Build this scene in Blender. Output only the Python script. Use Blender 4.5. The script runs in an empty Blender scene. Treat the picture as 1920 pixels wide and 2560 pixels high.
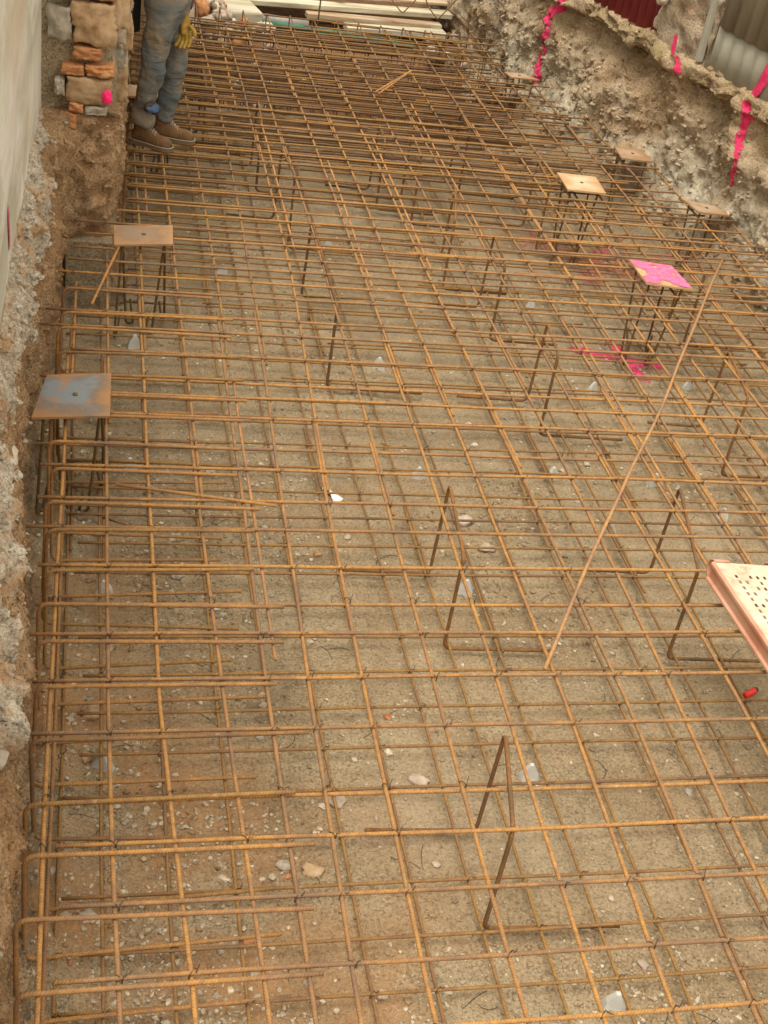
import bpy, bmesh, math, random
from mathutils import Vector, Matrix, noise
R_ = random.Random(7)
PI = math.pi
C = bpy.context.scene.collection

# ------------------------------------------------------------------ camera, world, sun
sc = bpy.context.scene
CZ = 3.35
cam = bpy.data.objects.new('camera', bpy.data.cameras.new('camera')); C.objects.link(cam)
cam.data.sensor_fit = 'VERTICAL'; cam.data.sensor_height = 36.0; cam.data.lens = 36.0*3230/2560
cam.data.clip_start = 0.05; cam.data.clip_end = 300
RM = Matrix(((0.9718312, -0.01925192, -0.23489036),
             (-0.17847721, 0.59077442, -0.78684907),
             (0.15391558, 0.80660706, 0.57069699)))
cam.matrix_world = Matrix.Translation((0, 0, CZ)) @ RM.to_4x4()
sc.camera = cam
W = bpy.data.worlds.new('World'); sc.world = W; W.use_nodes = True
SUN_EL, SUN_AZ = math.radians(70), math.radians(-140)
nt = W.node_tree
sky = nt.nodes.new('ShaderNodeTexSky'); sky.sky_type = 'NISHITA'; sky.sun_disc = False
sky.sun_elevation = SUN_EL; sky.sun_rotation = SUN_AZ; sky.dust_density = 6.0; sky.air_density = 1.0; sky.ozone_density = 0.4
mixw = nt.nodes.new('ShaderNodeMix'); mixw.data_type = 'RGBA'; mixw.inputs[0].default_value = 0.85
mixw.inputs[7].default_value = (4.9, 4.44, 3.4, 1)            # overcast cloud layer over the clear sky
nt.links.new(sky.outputs[0], mixw.inputs[6])
nt.links.new(mixw.outputs[2], nt.nodes['Background'].inputs['Color'])
nt.nodes['Background'].inputs['Strength'].default_value = 0.15
sd = bpy.data.lights.new('sun', 'SUN'); sd.energy = 1.2; sd.angle = math.radians(26); sd.color = (1.0, 0.94, 0.84)
so = bpy.data.objects.new('sun', sd); C.objects.link(so)
sdir = Vector((math.sin(SUN_AZ)*math.cos(SUN_EL), math.cos(SUN_AZ)*math.cos(SUN_EL), math.sin(SUN_EL)))
so.rotation_euler = sdir.to_track_quat('Z', 'Y').to_euler(); so.location = (0, 0, 12)
sc.view_settings.view_transform = 'Standard'; sc.view_settings.look = 'None'
sc.view_settings.exposure = 1.24; sc.view_settings.gamma = 1

# ------------------------------------------------------------------ helpers
def tag(o, label=None, cat=None, group=None, kind=None):
    if label: o['label'] = label
    if cat: o['category'] = cat
    if group: o['group'] = group
    if kind: o['kind'] = kind
    return o
def empty(name, loc=(0, 0, 0), rz=0):
    o = bpy.data.objects.new(name, None); C.objects.link(o); o.location = loc; o.rotation_euler = (0, 0, rz)
    o.empty_display_size = 0.05
    return o
def keep(o, parent):
    """parent without moving (parent is an un-rotated Empty at some location)"""
    o.parent = parent
    o.matrix_parent_inverse = (Matrix.Translation(parent.location) @ parent.rotation_euler.to_matrix().to_4x4()).inverted()
    return o

class MB:
    def __init__(s): s.v = []; s.f = []; s.uv = []; s.col = []; s.smooth = []
    def add(s, vs, fs, uvs=None, col=1.0, smooth=True):
        b = len(s.v); s.v += [tuple(p) for p in vs]; s.col += ([col]*len(vs) if not isinstance(col, list) else col)
        for i, f in enumerate(fs):
            s.f.append(tuple(b+k for k in f)); s.uv.append(uvs[i] if uvs else [(0, 0)]*len(f)); s.smooth.append(smooth)
    def tube(s, pts, r, n=8, cap=True):
        pts = [Vector(p) for p in pts]; m = len(pts); vs = []; L = 0; lens = []
        t0 = (pts[1]-pts[0]).normalized()
        ref = Vector((0, 0, 1)) if abs(t0.z) < .9 else Vector((1, 0, 0))
        nrm = (ref - t0*ref.dot(t0)).normalized()
        for i, p in enumerate(pts):
            if i == 0: t = t0
            elif i == m-1: t = (pts[-1]-pts[-2]).normalized()
            else: t = ((pts[i+1]-pts[i]).normalized()+(pts[i]-pts[i-1]).normalized()).normalized()
            if i: L += (p-pts[i-1]).length
            lens.append(L)
            nrm = (nrm - t*nrm.dot(t)).normalized(); bn = t.cross(nrm)
            rr = r[i] if isinstance(r, (list, tuple)) else r
            for k in range(n):
                a = 2*PI*k/n; vs.append(p+nrm*(rr*math.cos(a))+bn*(rr*math.sin(a)))
        fs = []; uv = []
        for i in range(m-1):
            for k in range(n):
                k2 = (k+1) % n
                fs.append((i*n+k, i*n+k2, (i+1)*n+k2, (i+1)*n+k))
                uv.append([(k/n, lens[i]), ((k+1)/n, lens[i]), ((k+1)/n, lens[i+1]), (k/n, lens[i+1])])
        if cap:
            fs.append(tuple(range(n-1, -1, -1))); uv.append([(0, 0)]*n)
            fs.append(tuple((m-1)*n+k for k in range(n))); uv.append([(0, L)]*n)
        s.add(vs, fs, uv)
    def box(s, c, d, rot=None, col=1.0, smooth=False):
        M = rot or Matrix.Identity(3); c = Vector(c); vs = []
        for x in (-.5, .5):
            for y in (-.5, .5):
                for z in (-.5, .5): vs.append(c+M@Vector((x*d[0], y*d[1], z*d[2])))
        s.add(vs, [(0, 1, 3, 2), (4, 6, 7, 5), (0, 4, 5, 1), (2, 3, 7, 6), (0, 2, 6, 4), (1, 5, 7, 3)], None, col, smooth)
    def build(s, name, mat, parent=None, bevel=0, loc=None):
        if loc is not None: L = Vector(loc); vs = [tuple(Vector(p)-L) for p in s.v]
        else: vs = s.v
        me = bpy.data.meshes.new(name); me.from_pydata(vs, [], s.f)
        u = me.uv_layers.new(name='UVMap'); flat = [c for f in s.uv for p in f for c in p]
        u.data.foreach_set('uv', flat)
        a = me.attributes.new('tint', 'FLOAT', 'POINT'); a.data.foreach_set('value', [float(c) for c in s.col])
        me.polygons.foreach_set('use_smooth', s.smooth); me.update()
        o = bpy.data.objects.new(name, me); C.objects.link(o)
        if mat: me.materials.append(mat)
        if loc is not None: o.location = loc
        if parent is not None: keep(o, parent)
        if bevel:
            b = o.modifiers.new('bevel', 'BEVEL'); b.width = bevel; b.segments = 2; b.limit_method = 'ANGLE'
        return o

def fbm(x, y, z=0., o=4): return noise.fractal(Vector((x, y, z)), 1.0, 2.0, o)     # about -1..1
def sstep(a, b, x):
    t = max(0, min(1, (x-a)/(b-a))); return t*t*(3-2*t)
def interp(pts, t):
    if t <= pts[0][0]: return pts[0][1]
    for (a, u), (b, v) in zip(pts, pts[1:]):
        if t <= b: return u+(v-u)*(t-a)/(b-a)
    return pts[-1][1]

# ------------------------------------------------------------------ materials
class NT:
    def __init__(s, name):
        s.m = bpy.data.materials.new(name); s.m.use_nodes = True; s.t = s.m.node_tree
        s.b = s.t.nodes['Principled BSDF']; s.b.inputs['Specular IOR Level'].default_value = 0.25
        s.pos = s.n('ShaderNodeNewGeometry').outputs['Position']
    def n(s, ty, **k):
        x = s.t.nodes.new(ty)
        for a, b in k.items(): setattr(x, a, b)
        return x
    def l(s, a, b): s.t.links.new(a, b)
    def noise(s, scale, det=5, rough=.6, vec=None, dist=0, sc3=None):
        x = s.n('ShaderNodeTexNoise'); x.inputs['Scale'].default_value = scale; x.inputs['Detail'].default_value = det
        x.inputs['Roughness'].default_value = rough; x.inputs['Distortion'].default_value = dist
        v = vec or s.pos
        if sc3:
            mp = s.n('ShaderNodeMapping'); mp.inputs['Scale'].default_value = sc3; s.l(v, mp.inputs[0]); v = mp.outputs[0]
        s.l(v, x.inputs['Vector']); return x.outputs['Fac']
    def vor(s, scale, feat='F1', out='Distance', rand=1):
        x = s.n('ShaderNodeTexVoronoi', feature=feat); x.inputs['Scale'].default_value = scale
        x.inputs['Randomness'].default_value = rand; s.l(s.pos, x.inputs['Vector']); return x.outputs[out]
    def ramp(s, fac, stops, interp='LINEAR'):
        r = s.n('ShaderNodeValToRGB'); cr = r.color_ramp; cr.interpolation = interp
        while len(cr.elements) < len(stops): cr.elements.new(.5)
        for e, (p, c) in zip(cr.elements, stops):
            e.position = p; e.color = (c, c, c, 1) if not isinstance(c, tuple) else (*c, 1)
        s.l(fac, r.inputs[0]); return r.outputs[0]
    def mix(s, fac, a, b, mode='MIX'):
        x = s.n('ShaderNodeMix', data_type='RGBA', blend_type=mode)
        for i, v in ((0, fac), (6, a), (7, b)):
            if isinstance(v, (int, float)): x.inputs[i].default_value = v
            elif isinstance(v, tuple): x.inputs[i].default_value = (*v, 1)
            else: s.l(v, x.inputs[i])
        return x.outputs[2]
    def math(s, op, a, b=0, c=None):
        x = s.n('ShaderNodeMath', operation=op)
        for i, v in enumerate((a, b) if c is None else (a, b, c)):
            if isinstance(v, (int, float)): x.inputs[i].default_value = v
            else: s.l(v, x.inputs[i])
        return x.outputs[0]
    def attr(s, name='tint'):
        x = s.n('ShaderNodeAttribute'); x.attribute_name = name; return x.outputs['Fac']
    def sep(s, v=None):
        x = s.n('ShaderNodeSeparateXYZ'); s.l(v or s.pos, x.inputs[0]); return x.outputs
    def rnd(s): return s.n('ShaderNodeObjectInfo').outputs['Random']
    def bump(s, h, dist, strength=1.0, prev=None):
        x = s.n('ShaderNodeBump'); x.inputs['Distance'].default_value = dist; x.inputs['Strength'].default_value = strength
        s.l(h, x.inputs['Height'])
        if prev: s.l(prev, x.inputs['Normal'])
        return x.outputs[0]
    def done(s, col, rough=.9, bump=None, metal=0):
        if isinstance(col, tuple): s.b.inputs['Base Color'].default_value = (*col, 1)
        else: s.l(col, s.b.inputs['Base Color'])
        if isinstance(rough, (int, float)): s.b.inputs['Roughness'].default_value = rough
        else: s.l(rough, s.b.inputs['Roughness'])
        s.b.inputs['Metallic'].default_value = metal
        if bump: s.l(bump, s.b.inputs['Normal'])
        return s.m

def rust_mat(name, warm=1.0, dark=1.0):
    n = NT(name)
    r = n.rnd()
    a = n.noise(5.5, 5, .65); b = n.noise(60, 3, .7); c = n.noise(1.3, 2)
    f = n.math('ADD', n.math('MULTIPLY', n.math('SUBTRACT', a, .5), 2.3), n.math('ADD', n.math('MULTIPLY', r, .5), .24))
    col = n.ramp(f, [(0.0, (.22*dark, .135*dark, .08*dark)), (.3, (.33*dark, .18*dark, .074*dark)), (.6, (.43*dark*warm, .222*dark, .07*dark)), (1.0, (.51*dark*warm, .262*dark, .066*dark))])
    col = n.mix(n.ramp(b, [(.35, .55), (.6, 0.)]), col, (.17*dark, .095*dark, .06*dark))
    col = n.mix(n.ramp(n.noise(34, 4, .7), [(.62, 0.), (.76, .55)]), col, (.52, .41, .28))     # cement and lime specks
    uv = n.n('ShaderNodeUVMap').outputs[0]; u, v, _ = n.sep(uv)
    ph = n.math('ADD', n.math('MULTIPLY', v, 2*PI/.0095), n.math('MULTIPLY', u, 4*PI))
    rib = n.math('SINE', ph)
    ribm = n.ramp(n.math('ADD', n.math('MULTIPLY', rib, .5), .5), [(.45, 0.), (.8, 1.)])
    col = n.mix(n.math('MULTIPLY', n.math('SUBTRACT', 1, ribm), .28), col, (.13*dark, .07*dark, .04*dark))
    bp = n.bump(ribm, .0012, .9); bp = n.bump(b, .0006, .5, bp)
    return n.done(col, .85, bp)
M_rust = rust_mat('rusted_rebar'); M_rust_low = rust_mat('rusted_rebar_lower', .92, .82); M_rust_dark = rust_mat('dark_rusted_bar', .75, .5)
M_rust_red = rust_mat('red_brown_bar', .95, .62)
M_support = rust_mat('support_bar_rust', 1.1, .56)
M_rust_tan = rust_mat('tan_loose_bar', .9, 1.35); M_rust_bright = rust_mat('fresh_rusted_bar', 1.08, 1.12)

def soil_like(name, cols, gravel=0.0, bumpy=1.0, extra=None):
    n = NT(name)
    a = n.noise(2.2, 6, .62, dist=.3); b = n.noise(14, 6, .7); c = n.noise(90, 4, .7)
    f = n.math('ADD', n.math('MULTIPLY', a, .6), n.math('MULTIPLY', b, .4))
    col = n.ramp(f, [(.33, cols[0]), (.48, cols[1]), (.62, cols[2])])
    col = n.mix(n.ramp(c, [(.34, .8), (.52, 0.)]), col, tuple(x*.36 for x in cols[0]))
    col = n.mix(n.ramp(c, [(.58, 0.), (.72, .45)]), col, tuple(min(1, x*1.45) for x in cols[2]))
    if gravel:
        v = n.vor(95, out='Color'); vs_ = n.sep(v)[0]
        col = n.mix(n.math('MULTIPLY', n.ramp(vs_, [(1-gravel-.02, 0.), (1-gravel, 1.)]), n.ramp(n.vor(95), [(.2, .8), (.5, 0.)])), col, (.46, .39, .29))
    if extra: col = extra(n, col)
    bp = n.bump(a, .05, .6*bumpy); bp = n.bump(b, .025, .9*bumpy, bp); bp = n.bump(n.noise(38, 4, .7, dist=.4), .010, .8*bumpy, bp); bp = n.bump(c, .005, .9*bumpy, bp)
    return n.done(col, .97, bp)

def ground_extra(n, col):
    x, y, z = n.sep()
    gy = n.ramp(n.math('ADD', n.math('MULTIPLY', y, .1), n.math('MULTIPLY', x, .1)), [(.3, 0.), (.75, .35)])
    col = n.mix(gy, col, n.ramp(n.noise(5, 5, .7), [(.35, (.24, .19, .12)), (.65, (.42, .345, .23))]))
    # orange rust and clay stains, strongest in the near left part
    m = n.math('MULTIPLY', n.ramp(n.noise(1.9, 4, .6), [(.40, 0.), (.60, .9)]), n.ramp(n.math('ADD', n.math('MULTIPLY', x, .35), n.math('MULTIPLY', y, .2)), [(.62, 1.), (1.1, .12)]))
    col = n.mix(m, col, (.37, .20, .09))
    col = n.mix(n.ramp(n.noise(7, 3, .6), [(.63, 0.), (.72, .45)]), col, (.33, .18, .085))
    # smooth pale cement patches
    col = n.mix(n.ramp(n.noise(1.1, 5, .55, dist=.5), [(.52, 0.), (.7, .35)]), col, (.42, .34, .235))
    # faint darker brown streaks drawn out along the cross-bar direction
    col = n.mix(n.ramp(n.noise(9, 3, .6, sc3=(.35, 2.4, 1)), [(.62, 0.), (.74, .12)]), col, (.15, .105, .062))
    # trench soil further back turns dark red brown
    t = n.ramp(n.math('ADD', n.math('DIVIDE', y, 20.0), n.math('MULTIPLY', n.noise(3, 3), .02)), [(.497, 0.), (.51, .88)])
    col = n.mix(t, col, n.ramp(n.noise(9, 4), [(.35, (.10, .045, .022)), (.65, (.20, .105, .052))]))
    return col
M_ground = soil_like('pit_floor_dirt', ((.22, .162, .094), (.325, .247, .15), (.42, .33, .21)), .08, 1.1, ground_extra)
def lb_extra(n, col):
    x, y, z = n.sep()
    col = n.mix(n.ramp(n.noise(3.2, 4), [(.5, 0.), (.68, .7)]), col, (.44, .245, .12))
    m = n.ramp(n.math('ADD', n.math('MULTIPLY', z, 1.0), n.math('MULTIPLY', n.noise(8, 4), .5)), [(.28, .7), (.5, 0.)])
    return n.mix(m, col, (.25, .205, .15))
M_lbank = soil_like('cut_soil_orange', ((.31, .18, .09), (.50, .31, .165), (.62, .44, .27)), .06, 2.0, lb_extra)
def rb_extra(n, col):
    x, y, z = n.sep()
    m = n.math('MULTIPLY', n.ramp(n.noise(2.0, 5, .7, dist=.6), [(.38, 0.), (.54, .95)]), n.ramp(z, [(.5, 1.), (1.0, .15)]))
    col = n.mix(m, col, n.ramp(n.vor(38, out='Color'), [(.1, (.34, .30, .225)), (.9, (.62, .55, .42))]))
    m2 = n.math('MULTIPLY', n.ramp(n.noise(5, 4), [(.5, 0.), (.62, .45)]), n.ramp(z, [(.95, 0.), (1.12, 1.)]))
    return n.mix(m2, col, (.26, .225, .08))
M_rbank = soil_like('cut_soil_gravelly', ((.28, .19, .10), (.48, .34, .205), (.62, .47, .305)), .12, 1.5, rb_extra)
def conc_extra(n, col): return n.mix(n.ramp(n.noise(6, 5, .65, dist=.5), [(.5, 0.), (.6, .85)]), col, (.50, .31, .17))
M_conc = soil_like('rough_old_concrete', ((.40, .33, .25), (.58, .50, .40), (.72, .64, .53)), .2, 1.5, conc_extra)
M_mortar = soil_like('lime_mortar', ((.22, .17, .1), (.36, .28, .18), (.47, .39, .27)), .1, 1.2)
def ledge_extra(n, col):
    t = n.math('ADD', n.math('SUBTRACT', 1.0, n.attr()), n.math('MULTIPLY', n.math('SUBTRACT', n.noise(60, 3), .5), .8))
    return n.mix(n.ramp(t, [(.3, 0.), (.6, 1.)]), col, (.80, .04, .15))
M_ledge = soil_like('mossy_ledge', ((.25, .175, .085), (.42, .30, .165), (.55, .42, .26)), .1, 2.0, ledge_extra)
def stone_mat(name, cols, sc=14, bd=.006):
    n = NT(name); r = n.rnd(); a = n.noise(sc, 5, .65); t = n.attr()
    col = n.ramp(a, [(.35, cols[0]), (.5, cols[1]), (.66, cols[2])])
    col = n.mix(n.math('MULTIPLY', r, .5), col, tuple(c*.6 for c in cols[1]))
    col = n.mix(1.0, col, n.ramp(t, [(0., 0.), (1., 1.)]), 'MULTIPLY')
    return n.done(col, .92, n.bump(n.noise(sc*3, 4, .7), bd, .8, n.bump(a, bd*2, .5)))
M_stone = stone_mat('sandstone_block', ((.28, .17, .09), (.42, .28, .16), (.54, .40, .26)), 9)
M_stone2 = stone_mat('grey_fieldstone', ((.25, .22, .17), (.40, .35, .28), (.55, .50, .42)), 16)
M_brick = stone_mat('old_clay_brick', ((.36, .14, .06), (.52, .24, .1), (.58, .33, .17)), 18)
M_pale = stone_mat('pale_rubble', ((.34, .265, .2), (.50, .41, .32), (.64, .55, .45)), 12)
M_bpeb = stone_mat('bank_stone', ((.34, .25, .155), (.5, .39, .26), (.64, .54, .4)), 40, .001)
M_pebble = stone_mat('pebble', ((.36, .29, .2), (.50, .42, .31), (.68, .60, .48)), 60, .001)

def plaster():
    n = NT('grey_plaster'); x, y, z = n.sep()
    a = n.noise(2.5, 6, .65, sc3=(1, .3, 1.2), dist=.4); b = n.noise(30, 5, .7, sc3=(1, .4, 1))
    col = n.ramp(a, [(.35, (.35, .335, .27)), (.5, (.44, .425, .355)), (.66, (.55, .535, .47))])
    col = n.mix(n.math('MULTIPLY', n.ramp(n.noise(2.2, 5, .65, sc3=(1, .45, 1.1), dist=.6), [(.5, 0.), (.62, .8)]), n.ramp(z, [(.34*3, .7), (2.2, .25)])), col, (.68, .66, .66))
    col = n.mix(n.math('MULTIPLY', n.ramp(n.noise(2, 5, .65, sc3=(1, .45, 1.1), dist=.6), [(.5, 0.), (.66, .75)]), n.ramp(z, [(1.1, .6), (1.35, .0)])), col, (.42, .28, .16))
    return n.done(col, .9, n.bump(b, .002, .6, n.bump(a, .02, .5)))
M_plaster = plaster()
def simple(name, col, rough=.6, sc=30, amt=.35, metal=0, bd=.001):
    n = NT(name); a = n.noise(sc, 5, .65)
    c = n.mix(n.ramp(a, [(.35, amt), (.65, 0.)]), col, tuple(x*.5 for x in col))
    return n.done(c, rough, n.bump(a, bd, .5), metal)
M_wire = simple('black_tie_wire', (.06, .045, .035), .6)
M_pink = None
def paint(name, col, dens):
    n = NT(name); a = n.attr(); k = n.noise(75, 4, .75); k2 = n.noise(14, 3, .6)
    al = n.math('ADD', n.math('MULTIPLY', a, dens), n.math('ADD', n.math('MULTIPLY', n.math('SUBTRACT', k, .5), 2.3), n.math('MULTIPLY', n.math('SUBTRACT', k2, .5), 1.6)))
    n.l(n.ramp(al, [(.22, 0.), (.40, .35), (.72, 1.)]), n.b.inputs['Alpha'])
    c = n.mix(n.ramp(n.noise(30, 4, .7), [(.4, .65), (.6, 0.)]), col, tuple(x*.45 for x in col))
    return n.done(c, .8)
M_pink = paint('pink_marking_paint', (.95, .035, .22), 1.25)
M_pink_gr = paint('ground_pink_paint', (.78, .06, .19), .95)
M_pink_line = paint('pink_line_paint', (.76, .04, .15), 3.0)
M_pink_soft = paint('soft_pink_paint', (.88, .17, .33), 1.6)
M_pink_faint = paint('faint_pink_overspray', (.55, .15, .13), .5)
def plate_mat(name, base, rustc, blue):
    n = NT(name); a = n.noise(7, 5, .6, dist=1.2); b = n.noise(45, 4, .7); c = n.noise(11, 4, .6)
    g = n.n('ShaderNodeTexCoord').outputs['Generated']; gx, gy, gz = n.sep(g)
    dx = n.math('ABSOLUTE', n.math('SUBTRACT', gx, .45)); dy = n.math('ABSOLUTE', n.math('SUBTRACT', gy, .55))
    cen = n.math('SUBTRACT', .72, n.math('MAXIMUM', dx, dy))
    a = n.math('ADD', n.math('MULTIPLY', n.noise(5, 5, .65, sc3=(.7, 1.6, 1)), .55), n.math('MULTIPLY', cen, .55))
    col = n.ramp(a, [(.38, rustc), (.48, base), (.56, blue)])
    col = n.mix(n.ramp(c, [(.52, 0.), (.66, .75)]), col, rustc)
    col = n.mix(n.ramp(b, [(.6, 0.), (.72, .5)]), col, (.45, .3, .16))
    return n.done(col, .62, n.bump(b, .0008, .6), .15)
M_plate_blue = plate_mat('mill_scale_plate', (.20, .155, .125), (.36, .19, .085), (.20, .225, .25))
M_plate_brown = plate_mat('brown_rusted_plate', (.28, .165, .095), (.38, .22, .11), (.27, .19, .13))
M_plate_pale = plate_mat('pale_dusty_plate', (.52, .36, .21), (.46, .28, .14), (.60, .48, .33))
M_plate_wood = plate_mat('tan_weathered_plate', (.36, .235, .135), (.32, .185, .09), (.42, .31, .21))
def denim():
    n = NT('dusty_denim'); x, y, z = n.sep(); a = n.noise(6, 4, .6); b = n.noise(300, 2, .5)
    col = n.ramp(a, [(.36, (.105, .125, .14)), (.52, (.18, .178, .162)), (.66, (.29, .24, .165))])
    col = n.mix(n.ramp(n.noise(3, 3, .6, sc3=(1, 1, .5)), [(.42, 0.), (.6, .75)]), col, (.31, .235, .145))
    col = n.mix(n.ramp(b, [(.4, .3), (.6, 0.)]), col, (.06, .07, .08))
    f = n.noise(9, 3, .5, dist=1.2, sc3=(.7, .7, 1.8))
    return n.done(col, .95, n.bump(b, .001, .6, n.bump(f, .03, .7)))
M_denim = denim()
M_boot = simple('worn_brown_leather', (.19, .10, .042), .7, 18, .8, 0, .008)
M_sole = simple('boot_rubber', (.19, .13, .07), .8)
M_lace = simple('boot_lace', (.35, .31, .25), .8)
M_glove = simple('yellow_work_glove', (.46, .29, .06), .85, 28, .85, 0, .008)
M_jacket = simple('dark_work_jacket', (.07, .055, .06), .9, 25, .4, 0, .006)
M_skin = simple('skin', (.50, .28, .19), .55, 40, .15)
M_hair = simple('dark_hair', (.05, .035, .025), .7)
M_black = simple('black_leather', (.025, .024, .022), .6)
M_blue = simple('blue_lining_cloth', (.10, .16, .32), .9, 30, .6, 0, .004)
M_white = simple('white_plastic', (.85, .85, .84), .4, 30, .08)
M_spacer = simple('grey_plastic_spacer', (.52, .52, .49), .45, 40, .25)
M_redpl = simple('red_plastic', (.70, .03, .02), .3, 30, .1)
M_yel = simple('yellow_tape', (.75, .58, .06), .5)
M_green = simple('green_paint_steel', (.05, .16, .09), .5, 18, .6)
def timber(name, cols):
    n = NT(name); a = n.noise(6, 5, .65, sc3=(.25, 3, 3)); b = n.noise(2, 4, .6, sc3=(.8, 3, 3))
    col = n.ramp(a, [(.35, cols[0]), (.52, cols[1]), (.66, cols[2])])
    col = n.mix(n.ramp(b, [(.5, 0.), (.62, .45)]), col, (.52, .49, .42))
    return n.done(col, .85, n.bump(a, .004, .6))
M_timber = timber('cement_stained_timber', ((.22, .13, .08), (.42, .31, .2), (.55, .47, .34)))
M_timber_w = timber('whitewashed_board', ((.30, .24, .16), (.46, .42, .30), (.58, .56, .44)))
M_timber_g = timber('green_formwork_panel', ((.10, .2, .14), (.17, .32, .24), (.42, .48, .4)))
M_timber_b = timber('blue_grey_panel', ((.24, .22, .2), (.34, .33, .34), (.46, .42, .36)))
M_corr_red = simple('dark_red_sheet', (.27, .04, .045), .5, 12, .35, 0, .002)
def corr_grey():
    n = NT('grey_fibre_sheet'); x, y, z = n.sep(); a = n.noise(4, 5, .65, sc3=(1, 1, .3))
    col = n.ramp(a, [(.35, (.19, .17, .12)), (.6, (.28, .25, .18))])
    return n.done(col, .8, n.bump(a, .004, .5))
M_corr_grey = corr_grey()
M_corr_pale = simple('pale_zinc_flashing', (.34, .33, .27), .6, 9, .35)
def plankm():
    n = NT('scaffold_plank_paint'); a = n.noise(12, 5, .65); 
    col = n.ramp(a, [(.33, (.36, .24, .15)), (.47, (.49, .40, .30)), (.68, (.57, .50, .40))])
    return n.done(col, .6, n.bump(a, .001, .5))
M_plank = plankm()
def plankr():
    n = NT('scaffold_plank_side_paint'); a = n.noise(6, 3, .6)
    col = n.ramp(a, [(.3, (.44, .2, .13)), (.5, (.52, .27, .18)), (.75, (.58, .36, .26))])
    return n.done(col, .6, n.bump(a, .001, .5))
M_plank_r = plankr()

# ------------------------------------------------------------------ ground
def toe_x(y): return 3.43+(9.73-min(y, 9.9))*.235+max(0, y-9.9)*.02          # foot of the right bank
def ground_h(x, y):
    h = .018*fbm(x*1.3, y*1.3, 3, 4) + .012*fbm(x*6, y*6, 9, 5)+.008*fbm(x*21, y*21, 19, 3)*(.3+1.2*sstep(.4, .65, .5+.5*fbm(x*1.1+9, y*1.1, 20, 2)))
    ridge = abs(noise.noise(Vector((x*9, y*9, 5)))); h -= .010*max(0, .25-ridge)*2*sstep(.45, .6, .5+.5*fbm(x*.9, y*.9, 20, 2))
    # loose heap along the left edge
    h += .06*sstep(.22, -.12, x)*(1+.6*fbm(x*7, y*5, 2, 3))*sstep(7, 6, y)
    # trench across the pit at the back
    t = sstep(9.86, 9.98, y+.05*fbm(x*2, 0, 1, 3)) * (1-sstep(10.9, 11.5, y+.1*fbm(x*2, 3, 1, 3)))
    h -= .5*t
    if t > .01: h += .03*fbm(x*4, y*4, 1, 4)
    h += .25*sstep(11.4, 12.3, y)*(0.6+.3*fbm(x, y, 2, 3)) * sstep(-1, 1, 3-x) if False else 0
    # rubble slope towards the right bank
    d = toe_x(y)-x
    h += .42*sstep(.35, -.1, d)*sstep(5, 6.5, y)*sstep(10, 9.7, y)
    return h
def axis(a, b, s0, fine):
    out = []; v = a
    while v < b: out.append(v); v += s0
    out.append(b)
    return out
xs = [-30, -12, -4, -1] + axis(-.5, 5.0, .028, 0) + [5.3, 6, 9, 18, 40]
ys = [-20, -6, -1, .5] + axis(1.2, 6.0, .022, 0) + axis(6.035, 12.6, .035, 0) + [13, 14, 17, 25, 60]
mb = MB(); vs = []; 
for y in ys:
    for x in xs: vs.append((x, y, ground_h(x, y) if -1 < x < 5.4 and .5 < y < 13 else -.02))
nx = len(xs)
mb.add(vs, [(j*nx+i, j*nx+i+1, (j+1)*nx+i+1, (j+1)*nx+i) for j in range(len(ys)-1) for i in range(nx-1)])
tag(mb.build('ground', M_ground), kind='structure')

# ------------------------------------------------------------------ paint strokes lying on a surface
def stroke(name, parent, f, segs, lo, hi, step, mat, width):
    """patch of the surface f(u,v) (already offset) whose tint is high near the stroke segments"""
    nu = int((hi[0]-lo[0])/step)+1; nv = int((hi[1]-lo[1])/step)+1; vs = []; cs = []
    for j in range(nv):
        for i in range(nu):
            u = lo[0]+i*step; v = lo[1]+j*step; best = 9
            for (a, b, w) in segs:
                a = Vector(a); b = Vector(b); p = Vector((u, v)); d = b-a; t = max(0, min(1, (p-a).dot(d)/d.length_squared))
                best = min(best, (p-a-d*t).length/(w*width))
            vs.append(f(u, v)); cs.append(max(0, 1-.5*best) if best < 2 else 0)
    fs = []
    for j in range(nv-1):
        for i in range(nu-1):
            q = (j*nu+i, j*nu+i+1, (j+1)*nu+i+1, (j+1)*nu+i)
            if max(cs[k] for k in q) > 0.01: fs.append(q)
    m = MB(); m.add(vs, fs, None, cs); return m.build(name, mat, parent)

gp = lambda x, y: (x, y, ground_h(x, y)+.004)
o = stroke('paint_cross', None, gp, [((2.82, 6.23), (3.29, 6.12), 1.2), ((3.10, 6.38), (3.13, 5.95), 1)], (2.7, 5.85), (3.4, 6.5), .012, M_pink_gr, .03)
tag(o, 'bright pink sprayed cross on the dirt below the pink steel plate', 'paint mark')
o = stroke('paint_overspray', None, gp, [((3.0, 7.75), (3.75, 7.25), 2.2), ((3.2, 7.2), (3.5, 7.7), 1.5)], (2.6, 6.9), (4.0, 8.1), .025, M_pink_faint, .055)
tag(o, 'faint reddish overspray on the dirt behind the pink steel plate', 'paint mark')

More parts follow.
